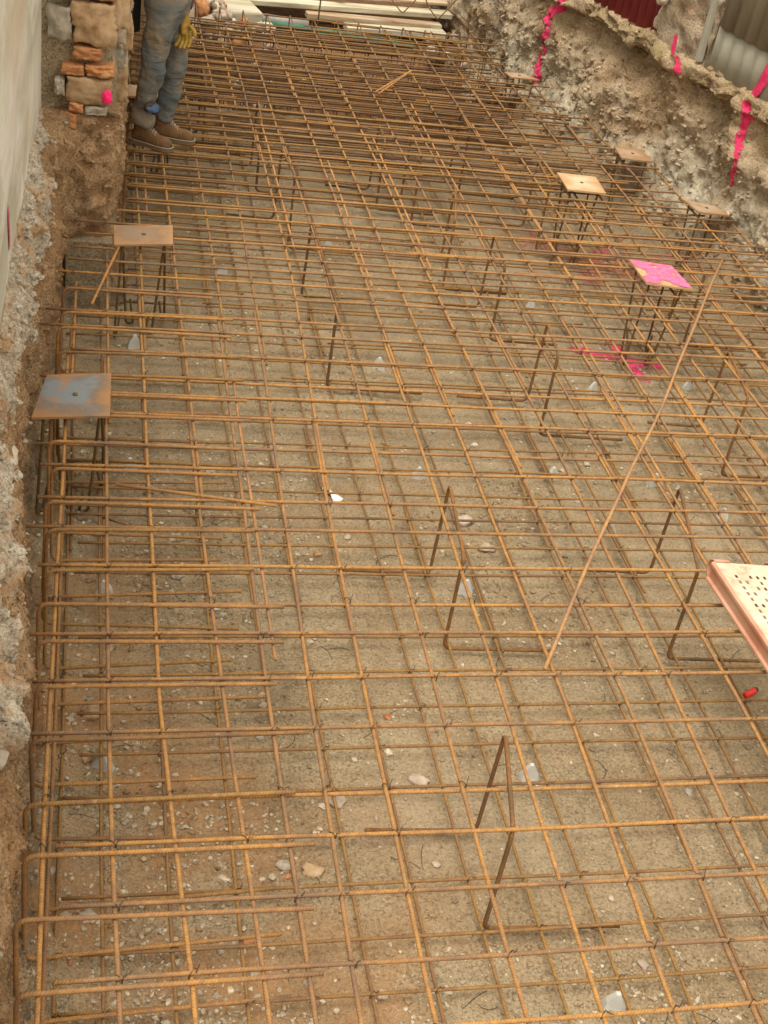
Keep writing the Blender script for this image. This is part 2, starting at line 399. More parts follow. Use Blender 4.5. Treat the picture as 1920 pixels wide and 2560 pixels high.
# ------------------------------------------------------------------ left bank (soil cut) following a plan path
path = [(-.17, .6), (-.15, 2.4), (-.14, 3.1), (-.18, 3.8), (-.215, 4.3), (-.20, 4.9), (-.12, 5.7), (-.085, 6.2), (-.07, 6.40), (-.05, 6.475), (.02, 6.50), (.14, 6.50), (.18, 6.52), (.20, 6.60), (.235, 7.6), (.275, 8.76), (.33, 10.1), (.40, 11.7), (.5, 14)]
def resample(path, step):
    out = [Vector(path[0])]
    for a, b in zip(path, path[1:]):
        a = Vector(a); b = Vector(b); k = max(1, round((b-a).length/step))
        for i in range(1, k+1): out.append(a.lerp(b, i/k))
    for _ in range(3): out = [out[0]]+[(out[i-1]+out[i]*2+out[i+1])/4 for i in range(1, len(out)-1)]+[out[-1]]
    return out
LP = resample(path, .022)
TOPZ = 1.04
def left_disp(p, z, n_):
    d = .05*fbm(p.x*5, p.y*3, z*3, 4)+.028*fbm(p.x*14, p.y*14, z*14+5, 4)
    d += .03*abs(noise.noise(Vector((p.y*7, z*2.5, p.x*6))))+.022*fbm(p.x*26, p.y*26, z*26, 3)+.03*max(0, noise.noise(Vector((p.x*13, p.y*9, z*13+3))))
    vd = noise.voronoi(Vector((p.x*9, p.y*9, z*8)))[0]; d += .05*min(.7, vd[1]-vd[0])-.012
    d += .05*sstep(.25, 0, z)                      # loose toe
    d -= .05*sstep(.35, .9, z)*(1 if p.y < 6.3 else .2)
    return d*.8
vs = []; NZ = 52; 
for i, p in enumerate(LP):
    a = LP[max(0, i-1)]; b = LP[min(len(LP)-1, i+1)]; t = (b-a).normalized(); n_ = Vector((t.y, -t.x))
    for j in range(NZ):
        z = -.12+(TOPZ+.12)*j/(NZ-1); q = p+n_*left_disp(p, z, n_)
        vs.append((q.x, q.y, z))
    q = p-n_*.25; vs.append((q.x if p.y < 6.3 else min(q.x, .1), max(q.y, q.y), TOPZ+.02)); vs.append((-1.6, q.y, TOPZ+.02))
W_ = NZ+2
mb = MB(); mb.add(vs, [(i*W_+j, (i+1)*W_+j, (i+1)*W_+j+1, i*W_+j+1) for i in range(len(LP)-1) for j in range(W_-1)])
tag(mb.build('soil_bank', M_lbank), kind='structure')

# plaster wall above
def slab(name, x0, x1, y0, y1, z0f, z1, mat, amp=.004, st=.05):
    """upright slab, front face at x1 looking +x, ragged lower edge z0f(y)"""
    m = MB(); ny = int((y1-y0)/st)+1; nz = 34; vs = []
    for i in range(ny):
        y = y0+(y1-y0)*i/(ny-1); zb = z0f(y)
        for j in range(nz):
            z = zb+(z1-zb)*j/(nz-1); vs.append((x1-.022*(y1-y)+amp*fbm(y*2, z*2, 1, 4), y, z))
    base = len(vs)
    for i in range(ny):
        y = y0+(y1-y0)*i/(ny-1); zb = z0f(y)
        for j in range(nz): vs.append((x0, y, zb+(z1-zb)*j/(nz-1)))
    fs = []
    for i in range(ny-1):
        for j in range(nz-1):
            k = i*nz+j; fs.append((k, k+nz, k+nz+1, k+1)); k += base; fs.append((k, k+1, k+nz+1, k+nz))
        for j in (0, nz-1): k = i*nz+j; fs.append((k, k+base, k+base+nz, k+nz) if j == 0 else (k, k+nz, k+base+nz, k+base))
    for i in (0, ny-1):
        for j in range(nz-1): k = i*nz+j; fs.append((k, k+1, k+base+1, k+base))
    m.add(vs, fs); return m.build(name, mat)
pw = slab('plaster_wall', -.5, -.185, 1.9, 6.5, lambda y: 1.2-.2*sstep(4.6, 6.4, y)-.02+.02*fbm(y*5, 0, 0, 3), 2.75, M_plaster)
tag(pw, 'grey weathered plaster house wall with pale streaks above the rough footing', 'wall')
o = stroke('paint_mark', pw, lambda u, v: (-.185-.022*(6.5-u)+.004+.004*fbm(u*2, v*2, 1, 4), u, v), [((4.31, 1.46), (4.37, 1.31), 1)], (4.1, 1.22), (4.6, 1.55), .008, M_pink_line, .014)

# rough concrete footing: closed profile swept along y with heavy noise
prof = [(-.45, 1.24), (-.30, 1.27), (-.22, 1.25), (-.17, 1.20), (-.135, 1.12), (-.115, 1.03), (-.12, .95), (-.15, .88), (-.22, .84), (-.45, .84)]
def footing_pt(px_, pz_, y):
    t = sstep(6.35, 4.6, y); out = .45+.55*t
    x = -.45+(px_+.45)*(1-.09*(1-t)); z = pz_-.10*(1-t)+ (pz_ < 1)*.03*(1-t)
    x += interp([(2.3, 0), (2.5, -.03), (2.69, -.055), (2.8, -.015), (2.95, -.06), (3.2, -.08), (3.5, -.075), (3.8, -.095), (4.05, -.1), (4.19, -.065), (4.4, -.045), (4.55, -.05), (4.65, -.09), (4.8, -.045), (5, -.045), (5.6, 0), (6.0, -.015)], y)
    w = sstep(-.4, -.2, px_)
    n1 = fbm(y*4.5, z*5, x*3, 4); n2 = noise.noise(Vector((y*2.1, z*1.5, 7)))
    bl = max(0, noise.noise(Vector((y*3.3, z*4, 2))))
    n3 = fbm(y*22, z*22, x*10, 4)
    brk = sstep(.05, .45, noise.noise(Vector((y*2.7, 5, 31)))); lump = noise.voronoi(Vector((y*5, z*6, 1)))[0]; x += w*(.04*n1+.03*bl+.026*n3-.01-.11*brk*sstep(5.6, 5, y)+.06*min(.6, lump[1]-lump[0])); z += w*(.05*fbm(y*5, z*4, 11, 3)+.012*n3) if pz_ < 1.1 else 0
    return (x, y, z)
def dens(pf, k):
    out = []
    for a, b in zip(pf, pf[1:]):
        for i in range(k): out.append((a[0]+(b[0]-a[0])*i/k, a[1]+(b[1]-a[1])*i/k))
    return out+[pf[-1]]
pf = dens(prof, 4); n_p = len(pf); m = MB(); vs = []; ny = 270
for i in range(ny):
    y = 2.28+(6.42-2.28)*i/(ny-1)
    for a, b in pf: vs.append(footing_pt(a, b, y))
fs = [(i*n_p+j, (i+1)*n_p+j, (i+1)*n_p+(j+1) % n_p, i*n_p+(j+1) % n_p) for i in range(ny-1) for j in range(n_p)]
fs += [tuple(range(n_p)), tuple((ny-1)*n_p+j for j in range(n_p-1, -1, -1))]
m.add(vs, fs)
tag(m.build('concrete_footing', M_conc), 'rough whitish lumpy concrete footing bulging out under the plaster wall', 'footing')

# ------------------------------------------------------------------ rocks
def rock_mesh(name, seed, flat=.7, sub=3, amp=.35, blocky=0.):
    bm = bmesh.new(); bmesh.ops.create_icosphere(bm, subdivisions=sub, radius=.5)
    for v in bm.verts:
        c = v.co.copy()
        if blocky:
            mx = max(abs(c.x), abs(c.y), abs(c.z)); c = c.lerp(c*(.5/mx), blocky)
        k = 1+amp*fbm(c.x*2.2+seed, c.y*2.2, c.z*2.2, 3)+.08*fbm(c.x*9+seed, c.y*9, c.z*9, 2)
        v.co = Vector((c.x*k, c.y*k, c.z*k*flat))
    me = bpy.data.meshes.new(name); bm.to_mesh(me); bm.free()
    a = me.attributes.new('tint', 'FLOAT', 'POINT'); a.data.foreach_set('value', [1.0]*len(me.vertices))
    me.polygons.foreach_set('use_smooth', [True]*len(me.polygons)); return me
RK = [rock_mesh('rock', s*3.7, .75, 3, .5) for s in range(6)]
BLK = [rock_mesh('block', s*5.1, 1., 4, .13, .93) for s in range(5)]
def put(name, me, mat, loc, size, rot=(0, 0, 0), parent=None):
    me2 = me.copy(); me2.name = name; me2.materials.clear(); me2.materials.append(mat)
    o = bpy.data.objects.new(name, me2); C.objects.link(o); o.location = loc; o.scale = size; o.rotation_euler = rot
    if parent is not None: keep(o, parent)
    return o
# two big rocks showing from the near left footing
tag(put('rock', RK[2], M_pale, (-.225, 2.82, .93), (.17, .24, .14), (0, .2, .1)), 'pale rounded rock jutting from the footing at the left edge above the hooked bars', 'rock', 'rocks in the cut bank')
tag(put('rock', RK[4], M_stone2, (-.215, 2.38, .93), (.19, .26, .18), (.2, -.2, .3)), 'large smooth grey-pink rock, lowest one poking from the left bank', 'rock', 'rocks in the cut bank')
tag(put('rock', RK[1], M_pale, (-.25, 3.6, .93), (.16, .2, .16), (0, 0, 0)), 'rounded whitish rock in the bank left of the blue-brown plate', 'rock', 'rocks in the cut bank')

# ------------------------------------------------------------------ masonry pier
pier = empty('masonry_pier', (.0, 6.6, 1.0))
tag(pier, 'old pier of sandstone blocks and orange bricks in crumbling mortar beside the worker', 'pier')
m = MB(); vs = []; pth = resample([(-.19, 6.56), (.02, 6.56), (.12, 6.565), (.165, 6.6), (.18, 6.72), (.23, 8), (.29, 9.4), (.36, 11.4), (.42, 13)], .03); NZ2 = 70
for i, p in enumerate(pth):
    a = pth[max(0, i-1)]; b = pth[min(len(pth)-1, i+1)]; t = (b-a).normalized(); n_ = Vector((t.y, -t.x))
    for j in range(NZ2):
        z = .9+1.9*j/(NZ2-1); q = p+n_*(.03*fbm(p.x*8, p.y*5, z*6, 4)+.012*fbm(p.x*25, p.y*25, z*25, 3)-.01)
        vs.append((q.x, q.y, z))
    vs.append((-.45, max(6.56, p.y), 2.8))
w2 = NZ2+1
m.add(vs, [(i*w2+j, (i+1)*w2+j, (i+1)*w2+j+1, i*w2+j+1) for i in range(len(pth)-1) for j in range(w2-1)])
m.build('mortar_core', M_mortar, pier)
def block(nm, mat, x0, x1, z0, z1, y=6.52, dy=.16, k=0, rz=0, ry=0):
    return put(nm, BLK[k % 5], mat, ((x0+x1)/2, y+dy/2-.03, (z0+z1)/2), (x1-x0, dy, z1-z0), (0, ry, rz), pier)
bs = [('stone', M_stone, -.04, .17, 1.39, 1.585, 0), ('brick', M_brick, .03, .165, 1.60, 1.665, 1), ('stone', M_stone, .145, .225, 1.47, 1.75, 2),
      ('brick', M_brick, -.035, .10, 1.315, 1.375, 3), ('brick', M_brick, -.09, .022, 1.235, 1.285, 4), ('brick', M_brick, .03, .165, 1.235, 1.29, 0),
      ('stone', M_stone, -.065, .15, 1.095, 1.225, 1), ('stone', M_stone2, -.12, -.07, 1.13, 1.21, 2), ('brick', M_brick, -.11, -.015, .965, 1.045, 3),
      ('stone', M_stone2, .02, .13, 1.045, 1.09, 4), ('stone', M_stone2, -.16, -.05, 1.40, 1.55, 0), ('stone', M_stone, -.16, .02, 1.60, 1.80, 2), ('stone', M_stone, .0, .2, 1.72, 1.95, 3), ('brick', M_brick, -.05, .02, 1.05, 1.10, 1)]
for (nm, mt, a, b, c, d, k) in bs:
    o = block(nm, mt, a, b, c, d, k=k, rz=R_.uniform(-.06, .06), ry=R_.uniform(-.04, .04))
    if nm == 'stone' and k == 1:
        o['label'] = 'big brown stone block with a pink paint blob'
y = 6.78; k = 0
while y < 9.6:
    L = R_.uniform(.2, .34); z = 1.02
    while z < 2.2:
        h = R_.uniform(.09, .2)
        put('stone', BLK[k % 5], (M_stone, M_stone2, M_pale)[k % 3], (interp([(6.6, .17), (9.6, .285)], y)+R_.uniform(-.03, .02), y+L/2+R_.uniform(-.03, .03), z+h/2), (.12, L*.93, h*.92), (0, 0, R_.uniform(-.1, .1)), pier)
        z += h+.02; k += 1
    y += L+.02
pb = put('paint_blob', RK[0], simple('pink_blob_paint', (.95, .03, .2), .6), (.132, 6.478, 1.150), (.05, .022, .09), (0, .25, 0), pier)
m = MB(); m.box((.06, 6.47, .19), (.24, .1, .42)); o = m.build('concrete_block', M_mortar, None, .008); tag(o, 'smooth shaded concrete block at the foot of the pier, behind the hooked bars', 'block')

# ------------------------------------------------------------------ right bank
def rb_pt(y, z, extra=0.):
    x = toe_x(y)
    d = -.05
    d += .13*fbm(y*1.6, z*2.2, 4, 4)+.045*fbm(y*6, z*5, 8, 4)+.018*fbm(y*17, z*14, 3, 5)
    vd = noise.voronoi(Vector((y*7+z*3, z*8, 4)))[0]; d += .03*min(.7, vd[1]-vd[0])-.014
    vd = noise.voronoi(Vector((y*19, z*21, 14)))[0]; d += .022*min(.7, vd[1]-vd[0])
    d += .12*sstep(.75, .35, z)*sstep(9.7, 9.0, y)*(.7+.6*noise.noise(Vector((y*2, 3, 1))))   # gravel bulge low down
    d -= .08*sstep(.80, 1.02, z)*(1-sstep(1.08, 1.14, z))*(.6+.7*noise.noise(Vector((y*3, 1, 5))))             # hollow under the ledge
    d += .05*sstep(1.10, 1.15, z)
    return x-d-.02, y
vs = []; ys2 = axis(4.5, 13.4, .016, 0); NZ = 96
for y in ys2:
    for j in range(NZ):
        z = -.6+(1.22+.6)*j/(NZ-1); x, yy = rb_pt(y, z); yo = .05*fbm(y*5, z*5, 30, 3); vs.append((x, yy+yo, z+.02*fbm(y*9, z*9, 2, 3)))
    x0 = toe_x(y)
    vs.append((x0+.06, y, 1.24+.03*fbm(y*6, 1, 1, 3))); vs.append((x0+.16, y, 1.26+.04*fbm(y*5, 9, 1, 3))); vs.append((x0+4, y, 1.3))
W_ = NZ+3
m = MB(); m.add(vs, [(i*W_+j, i*W_+j+1, (i+1)*W_+j+1, (i+1)*W_+j) for i in range(len(ys2)-1) for j in range(W_-1)])
rbank = tag(m.build('soil_bank', M_rbank), kind='structure')
# pink spray lines running down the bank
def rbs(y, z):
    x, yy = rb_pt(y, z); yo = .05*fbm(y*5, z*5, 30, 3)
    return (x-.008, yy+yo, z+.02*fbm(y*9, z*9, 2, 3))
def on_bank(px_, py_):
    c = Vector(((px_-960)/3230, -(py_-1280)/3230, -1)); best = None
    def err(y, z):
        q = RM.transposed() @ (Vector(rbs(y, z))-Vector((0, 0, CZ))); return (q.x/-q.z-c.x)**2+(q.y/-q.z-c.y)**2
    y0, z0, st = 8.4, .8, .1; cand = min(((err(6.5+i*.08, .3+j*.06), 6.5+i*.08, .3+j*.06) for i in range(50) for j in range(16)))
    e, y0, z0 = cand; st = .04
    while st > .003:
        e, y0, z0 = min((err(y0+a*st, z0+b*st), y0+a*st, z0+b*st) for a in (-1, 0, 1) for b in (-1, 0, 1)); st *= .75
    return (y0, z0)
def bank_line(pixels, ws, width):
    # where the surveyor's spray line crosses the lumps of the bank
    P = []
    for (a, b), (c, d) in zip(pixels, pixels[1:]):
        for i in range(4): P.append((a+(c-a)*i/4, b+(d-b)*i/4))
    P.append(pixels[-1]); Q = [on_bank(*p) for p in P]
    segs = [(q, r, ws[int(i*len(ws)/(len(Q)-1))]) for i, (q, r) in enumerate(zip(Q, Q[1:])) if (Vector(q)-Vector(r)).length > 1e-4]
    ya = [q[0] for q in Q]; za = [q[1] for q in Q]
    stroke('paint_line', rbank, rbs, segs, (min(ya)-.1, min(za)-.08), (max(ya)+.1, max(za)+.08), .008, M_pink_line, width)
bank_line([(1405, 0), (1372, 45), (1362, 100), (1350, 150), (1340, 200)], [1.3, .8, 1, .8, 1], .014)
bank_line([(1692, 150), (1694, 168), (1690, 185)], [1, .8], .013)
bank_line([(1872, 262), (1868, 285), (1864, 305), (1848, 350), (1838, 400), (1824, 470)], [1.1, .8, .65, .6, .6, .7], .0135)

# crumbly mossy ledge along the crest
m = MB(); vs = []; pr = dens([(.2, 1.17), (.03, 1.15), (.0, 1.18), (.015, 1.22), (.06, 1.26), (.2, 1.27)], 6); npf = len(pr); yl = axis(5.0, 13.0, .02, 0)
for y in yl:
    for (a, b) in pr:
        n1 = fbm(y*7, b*8, a*6, 4); x = toe_x(y)+a-.06*n1-.03*fbm(y*22, b*22, a*20, 3)-.06*noise.noise(Vector((y*1.7, 0, 0))); vs.append((x, y+.03*fbm(y*9, b*9, a*9+4, 3), b+.045*fbm(y*5, a*9, 4, 3)+.015*fbm(y*22, a*20, b*20, 2)-.02))
m.add(vs, [(i*npf+j, i*npf+(j+1) % npf, (i+1)*npf+(j+1) % npf, (i+1)*npf+j) for i in range(len(yl)-1) for j in range(npf)], None, [1-max(0, 1-min(abs(v[1]-7.30-(v[2]-1.16)*-.3), abs(v[1]-8.10), abs(v[1]-9.56))/.035) for v in vs])
o = m.build('crumbling_ledge', M_ledge); tag(o, 'mossy crumbling mortar ledge running along the crest of the right bank', 'ledge')

def corrugated(name, y0, y1, z0, z1, off, mat, pitch=.07, amp=.014, parent=None, th=.004, lean=0):
    m = MB(); n = int(abs(y1-y0)/(pitch/10)); vs = []
    for side in (0, 1):
        for i in range(n+1):
            y = y0+(y1-y0)*i/n; x = toe_x(y)+off+amp*math.cos(2*PI*y/pitch)+side*th
            for z in (z0, (z0+z1)/2, z1): vs.append((x+lean*(z-z0), y, z))
    fs = []; b = 3*(n+1)
    for i in range(n):
        for j in range(2):
            k = i*3+j; fs.append((k, k+1, k+4, k+3)); k += b; fs.append((k, k+3, k+4, k+1))
        fs.append((i*3, i*3+3, b+i*3+3, b+i*3)); fs.append((i*3+2, b+i*3+2, b+i*3+5, i*3+5))
    m.add(vs, fs); return m.build(name, mat, parent)
o = corrugated('red_corrugated_sheet', 8.42, 9.9, 1.24, 2.6, .05, M_corr_red, .09, .012); tag(o, 'dark red corrugated metal sheet standing on the ledge above the right bank', 'metal sheet')
gs = empty('grey_corrugated_sheet', (toe_x(7.2), 7.2, 1.2)); tag(gs, 'grey corrugated fence sheet with a paler lower strip at the upper right corner', 'metal sheet')
corrugated('upper_sheet', 5.6, 7.83, 1.50, 2.7, .02, M_corr_grey, .115, .012, gs)
corrugated('lower_strip', 5.6, 7.88, 1.20, 1.56, .045, M_corr_pale, .115, .007, gs)
m = MB(); m.box((toe_x(7.92)+.02, 7.92, 1.95), (.04, .045, 1.4)); m.build('corner_post', M_corr_pale, gs, .005)
# rendered rubble wall between the sheets
m = MB(); vs = []; yl = axis(7.85, 8.45, .02, 0); zn = 60
for y in yl:
    for j in range(zn):
        z = 1.1+1.5*j/(zn-1); vs.append((toe_x(y)+.03-.03*fbm(y*7, z*7, 3, 4)-.02*noise.cell(Vector((y*9, z*14, 0))), y, z))
    vs.append((toe_x(y)+.3, y, 2.6)); vs.append((toe_x(y)+.3, y, 1.1))
zw = zn+2
fs = [(i*zw+j, i*zw+(j+1) % zw, (i+1)*zw+(j+1) % zw, (i+1)*zw+j) for i in range(len(yl)-1) for j in range(zw)]
fs += [tuple(range(zw)), tuple((len(yl)-1)*zw+j for j in range(zw-1, -1, -1))]
m.add(vs, fs); rw = m.build('rubble_wall', soil_like('pinkish_render', ((.36, .2, .12), (.40, .31, .21), (.48, .41, .31)), .1, 1.3)); tag(rw, 'patchy brick and mortar wall between the red and grey corrugated sheets', 'wall')
put('stone', RK[3], M_pale, (toe_x(8.38)-.02, 8.38, 1.50), (.07, .09, .11), (0, 0, 0), rw)
gv = lambda y, z: (toe_x(y)-.02, y, z)
stroke('paint_line', gs, lambda y, z: (toe_x(y)+.045-.012+.007*math.cos(2*PI*y/.115)-.006, y, z), [((7.27, 1.44), (7.34, 1.24), 1.2)], (7.1, 1.18), (7.5, 1.54), .010, M_pink_line, .018)
stroke('paint_line', rw, lambda y, z: (toe_x(y)-.03-.01, y, z), [((8.12, 1.33), (8.11, 1.24), .8)], (8.0, 1.15), (8.25, 1.45), .010, M_pink_line, .014)

# ------------------------------------------------------------------ reinforcing bars
def bar(name, parent, pts, r, mat, wob=.004, step=.14, seg=8):
    """slightly crooked bar through pts"""
    out = []; s = R_.uniform(0, 99); L = 0
    for a, b in zip(pts, pts[1:]):
        a = Vector(a); b = Vector(b); k = max(1, int((b-a).length/step)); d = (b-a).length
        for i in range(k): out.append((a.lerp(b, i/k), L+d*i/k))
        L += d
    out.append((Vector(pts[-1]), L))
    P = [p+Vector((wob*noise.noise(Vector((l*1.1, s, 0))), wob*noise.noise(Vector((l*1.1, s, 9))), wob*.8*noise.noise(Vector((l*1.3, s, 19))))) for p, l in out]
    m = MB(); m.tube(P, r, seg); return m.build(name, mat, parent, loc=pts[0])
def bend(pts, rad=.035, k=5):
    """polyline with rounded corners"""
    pts = [Vector(p) for p in pts]; out = [pts[0]]
    for a, b, c in zip(pts, pts[1:], pts[2:]):
        u = (a-b).normalized(); v = (c-b).normalized(); r = min(rad, (a-b).length*.45, (c-b).length*.45)
        p0 = b+u*r; p2 = b+v*r
        for i in range(k+1):
            t = i/k; out.append(p0*(1-t)**2+b*2*t*(1-t)+p2*t*t)
    out.append(pts[-1]); return out
ZT = .50; ZB = .06
U = 2.85
def xmax(y): return toe_x(y)-.03
top = empty('upper_rebar_mat', (0, 1, 0)); tag(top, 'upper mat of orange rusted bars tied in a grid across the whole pit', 'rebar mat')
low = empty('lower_rebar_mat', (0, 1, 0)); tag(low, 'lower mat of rusted bars lying just above the dirt floor of the pit', 'rebar mat')

cy = [.545, .612]+[.68, .755, .827, .888, .973, 1.051, 1.125, 1.189, 1.25, 1.33, 1.39, 1.465, 1.53, 1.60, 1.657, 1.713, 1.78, 1.856, 1.906, 1.992, 2.045, 2.095, 2.145]
cy = [v*U for v in cy]
y = cy[-1]+.16
while y < 10.75:
    cy.append(y+R_.uniform(-.025, .025)); y += R_.uniform(.14, .185)
far_ok = lambda x, y: y < 10.28+(x-.9)*.235
hookx = lambda y: interp([(1.5, -.125), (2.2, -.11), (2.8, -.105), (3.5, -.09), (5.7, -.065)], y)
cross_z = {}
for i, y in enumerate(cy):
    over = not (i in (5, 9, 14, 17)); z = ZT+(.0125 if over else -.0125)+R_.uniform(-.002, .002); cross_z[i] = z
    if y < 2.7: x0 = R_.uniform(-.05, .02)
    elif y < 5.9: x0 = R_.uniform(-.16, -.10) if i % 3 or y < 4.3 else R_.uniform(-.06, .0)
    elif y < 6.6: x0 = .0+R_.uniform(-.05, .05)
    else: x0 = interp([(6.6, .22), (10, .36)], y)+R_.uniform(0, .03)
    x1 = xmax(y)+R_.uniform(-.1, .05)
    if y > 10.28: x0 = max(x0, .9+(y-10.28)/.235)
    if y > 7.4 and R_.random() < .5: x1 = xmax(y)-R_.uniform(0, 1.2)
    # the run is made of two lapped lengths further up the pit
    mt = M_rust if y < 6.8 else R_.choice((M_rust, M_rust_low, M_rust_red) if y < 8.2 else (M_rust_low, M_rust_red, M_rust_red))
    if y > 5.5 and R_.random() < .45:
        xm = R_.uniform(1.2, 2.8)
        bar('cross_bar', top, [(x0, y, z), (xm+.45, y+R_.uniform(-.015, .015), z)], .0062, mt)
        bar('cross_bar', top, [(xm-.1, y+.02, z+.003), (x1, y+.018, z+.003)], .0062, mt)
    else:
        bar('cross_bar', top, [(x0, y+R_.uniform(-.006, .006), z), (x1, y+R_.uniform(-.012, .012), z)], .0064 if y < 6 else .006, mt, .006)
LX = {0: [(1, -.06), (2.8, -.057), (4.13, -.034), (5.7, -.02)], 1: [(1, .14), (1.83, .137), (2.8, .117), (4.15, .125), (6.2, .13)], 2: [(1.8, .319), (2.8, .274), (4.16, .282), (7, .3)],
      3: [(1.8, .496), (2.8, .476), (4.1, .462), (7, .46)], 4: [(1.79, .604), (2.79, .61), (4.2, .635), (6, .66)], 5: [(1.78, .718), (2.8, .744), (4.2, .787), (4.84, .815), (5.45, .829), (8, .87)],
      6: [(1.8, .906), (2.8, .926), (4.2, .963), (5.2, 1.012), (6.2, 1.057), (9, 1.08)], 7: [(1.8, 1.146), (2.8, 1.163), (4.2, 1.2), (5.1, 1.211), (6.2, 1.234)],
      8: [(1.8, 1.348), (2.8, 1.382), (4.2, 1.414), (5.7, 1.43)], 9: [(1.8, 1.545), (2.8, 1.596), (4.2, 1.607), (6.3, 1.60)], 10: [(1.8, 1.767), (2.8, 1.815), (4.2, 1.81), (6.3, 1.79)],
      11: [(2.05, 1.958), (2.75, 1.992), (4.24, 2.026), (7, 2.0)], 12: [(1.8, 2.2), (2.77, 2.226), (4.25, 2.209), (7, 2.2)]}
x = 2.41; k = 13
while x < 5.2: LX[k] = [(1.5, x+R_.uniform(-.02, .02)), (4, x), (8, x+R_.uniform(-.02, .02))]; x += .197; k += 1
for k, pr in LX.items():
    xf = pr[-1][1]
    y0 = .9; y1 = 10.28+(xf-.9)*.235 if xf > .9 else 10.2
    if xf > 3.2: y1 = min(y1, 9.73-(xf-3.40)/.235)
    if k == 0: y1 = 5.75
    if k == 1: y1 = 6.1
    cuts = [y0]; c = y0+R_.uniform(3.0, 4.2)
    while c < y1-1: cuts.append(c); c += R_.uniform(3.2, 4.5)
    cuts.append(y1)
    for j, (a, b) in enumerate(zip(cuts, cuts[1:])):
        bb = min(b+.5, y1) if j < len(cuts)-2 else b; off = .016*(j % 2)
        yy = [a]; v = a+.5
        while v < bb: yy.append(v); v += .5
        yy.append(bb)
        bar('long_bar', top, [(interp(pr, v)+off, v, ZT+(-.002 if j % 2 else .001)) for v in yy], .0068 if k < 12 else .0064, M_rust if a < 5 else M_rust_low, .006)
_first = set(bpy.data.objects)
for i in range(34):
    y = 5.6+i*.125+R_.uniform(-.03, .03)
    if y < 9.8: bar('cross_bar', top, [(max(R_.uniform(1.9, 2.9), 3.6-(y-5.6)*.55), y, ZT-.013+R_.uniform(-.02, .004)), (xmax(y)-R_.uniform(0, .15), y+R_.uniform(-.02, .02), ZT-.013)], .006, M_rust, .008)
for i in range(26):
    y = 6.4+i*.13+R_.uniform(-.03, .03); xs0 = R_.uniform(.5, 1.8)
    bar('cross_bar', top, [(xs0, y, ZT-.014), (xs0+R_.uniform(1.0, 1.6), y+R_.uniform(-.02, .02), ZT-.014)], .006, M_rust_low, .008)
for i in range(64):
    y = 8.0+i*.042+R_.uniform(-.02, .02); a = interp([(8, .3), (10.3, .45)], y)+R_.uniform(0, .8); b = xmax(min(y, 9.9))-R_.uniform(0, .9); z = R_.choice((.45, .40, .34, .28))+R_.uniform(-.02, .02)
    bar('cross_bar', top, [(a, y, z), (b, y+R_.uniform(-.04, .04), z)], .006, R_.choice((M_rust_red, M_rust_low, M_rust_red)), .01, .3, 6)
def merge(objs, name, parent):
    m = {}
    for o in objs: m.setdefault(o.data.materials[0].name, []).append(o)
    bm = bmesh.new(); mats = []
    for k, (mn, os_) in enumerate(m.items()):
        mats.append(bpy.data.materials[mn])
        for o in os_:
            n0 = len(bm.faces); v0 = len(bm.verts); bm.from_mesh(o.data); bm.verts.ensure_lookup_table(); bm.faces.ensure_lookup_table()
            for v in bm.verts[v0:]: v.co += o.location
            for f in bm.faces[n0:]: f.material_index = k; f.smooth = True
    me = bpy.data.meshes.new(name); bm.to_mesh(me); bm.free()
    for mt in mats: me.materials.append(mt)
    for o in objs: bpy.data.objects.remove(o)
    o = bpy.data.objects.new(name, me); C.objects.link(o); keep(o, parent); o['kind'] = 'stuff'; return o
merge([o for o in bpy.data.objects if o not in _first], 'crowded_cross_bars', top)
# extra lapping bars seen as pairs in the photo
for (x, a, b) in [(.655, 3.1, 4.9), (.135, 6.9, 9.6), (.36, 6.6, 8.6), (1.12, 6.3, 8.3), (1.47, 5.9, 7.6), (1.84, 6.1, 8.1), (2.25, 6.6, 8.9), (2.64, 6.0, 7.9), (3.03, 5.6, 7.5), (3.42, 5.3, 7.4), (2.45, 3.9, 5.6), (1.0, 8.4, 10.1)]:
    if x > .2: bar('long_bar', top, [(x, a, ZT-.004), (x+.02, b, ZT-.002)], .0062, M_rust_bright, .008)
# hooked edge bars (hairpins) joining both mats at the left edge
hy = [1.56, 1.75]+[v*U-.03 for v in [.68, .755, .827, .888, .973, 1.051, 1.125, 1.189, 1.25, 1.33, 1.39, 1.465, 1.53, 1.60, 1.657, 1.713, 1.78, 1.856, 1.906, 1.992]]
for y in hy:
    hx = hookx(y)+R_.uniform(-.012, .012); dy = R_.uniform(-.02, .02); xe = .65+R_.uniform(-.03, .08)
    pts = bend([(xe, y+dy, ZT+.014), (hx, y, ZT+.016), (hx-.005+R_.uniform(-.01, .02), y+R_.uniform(-.03, .01), ZB+.02), (xe-R_.uniform(0, .05), y+R_.uniform(-.03, .03), ZB+.016)], .04)
    bar('edge_hairpin', top, pts, .0068, R_.choice([M_rust, M_rust, M_rust_low]), .004, .12)
for y in [v for v in cy if 6.6 < v < 9.8]:
    hx = interp([(6.6, .235), (10, .37)], y); pts = bend([(hx+.7, y+.03, ZT+.012), (hx, y+.03, ZT+.014), (hx, y+.02, ZB+.02), (hx+.65, y+.02, ZB+.016)], .04)
    bar('edge_hairpin', top, pts, .006, M_rust_low, .004, .12)
# second thin upright bar pair along the left edge
for y0_, y1_, xx in [(1.2, 5.6, -.02), (1.2, 5.2, .015)][:1]:
    bar('edge_bar', top, [(xx-.03, y0_, ZT-.14 if xx < 0 else ZB+.16), (xx, y1_, ZT-.16 if xx < 0 else ZB+.15)], .0062, M_rust, .008)
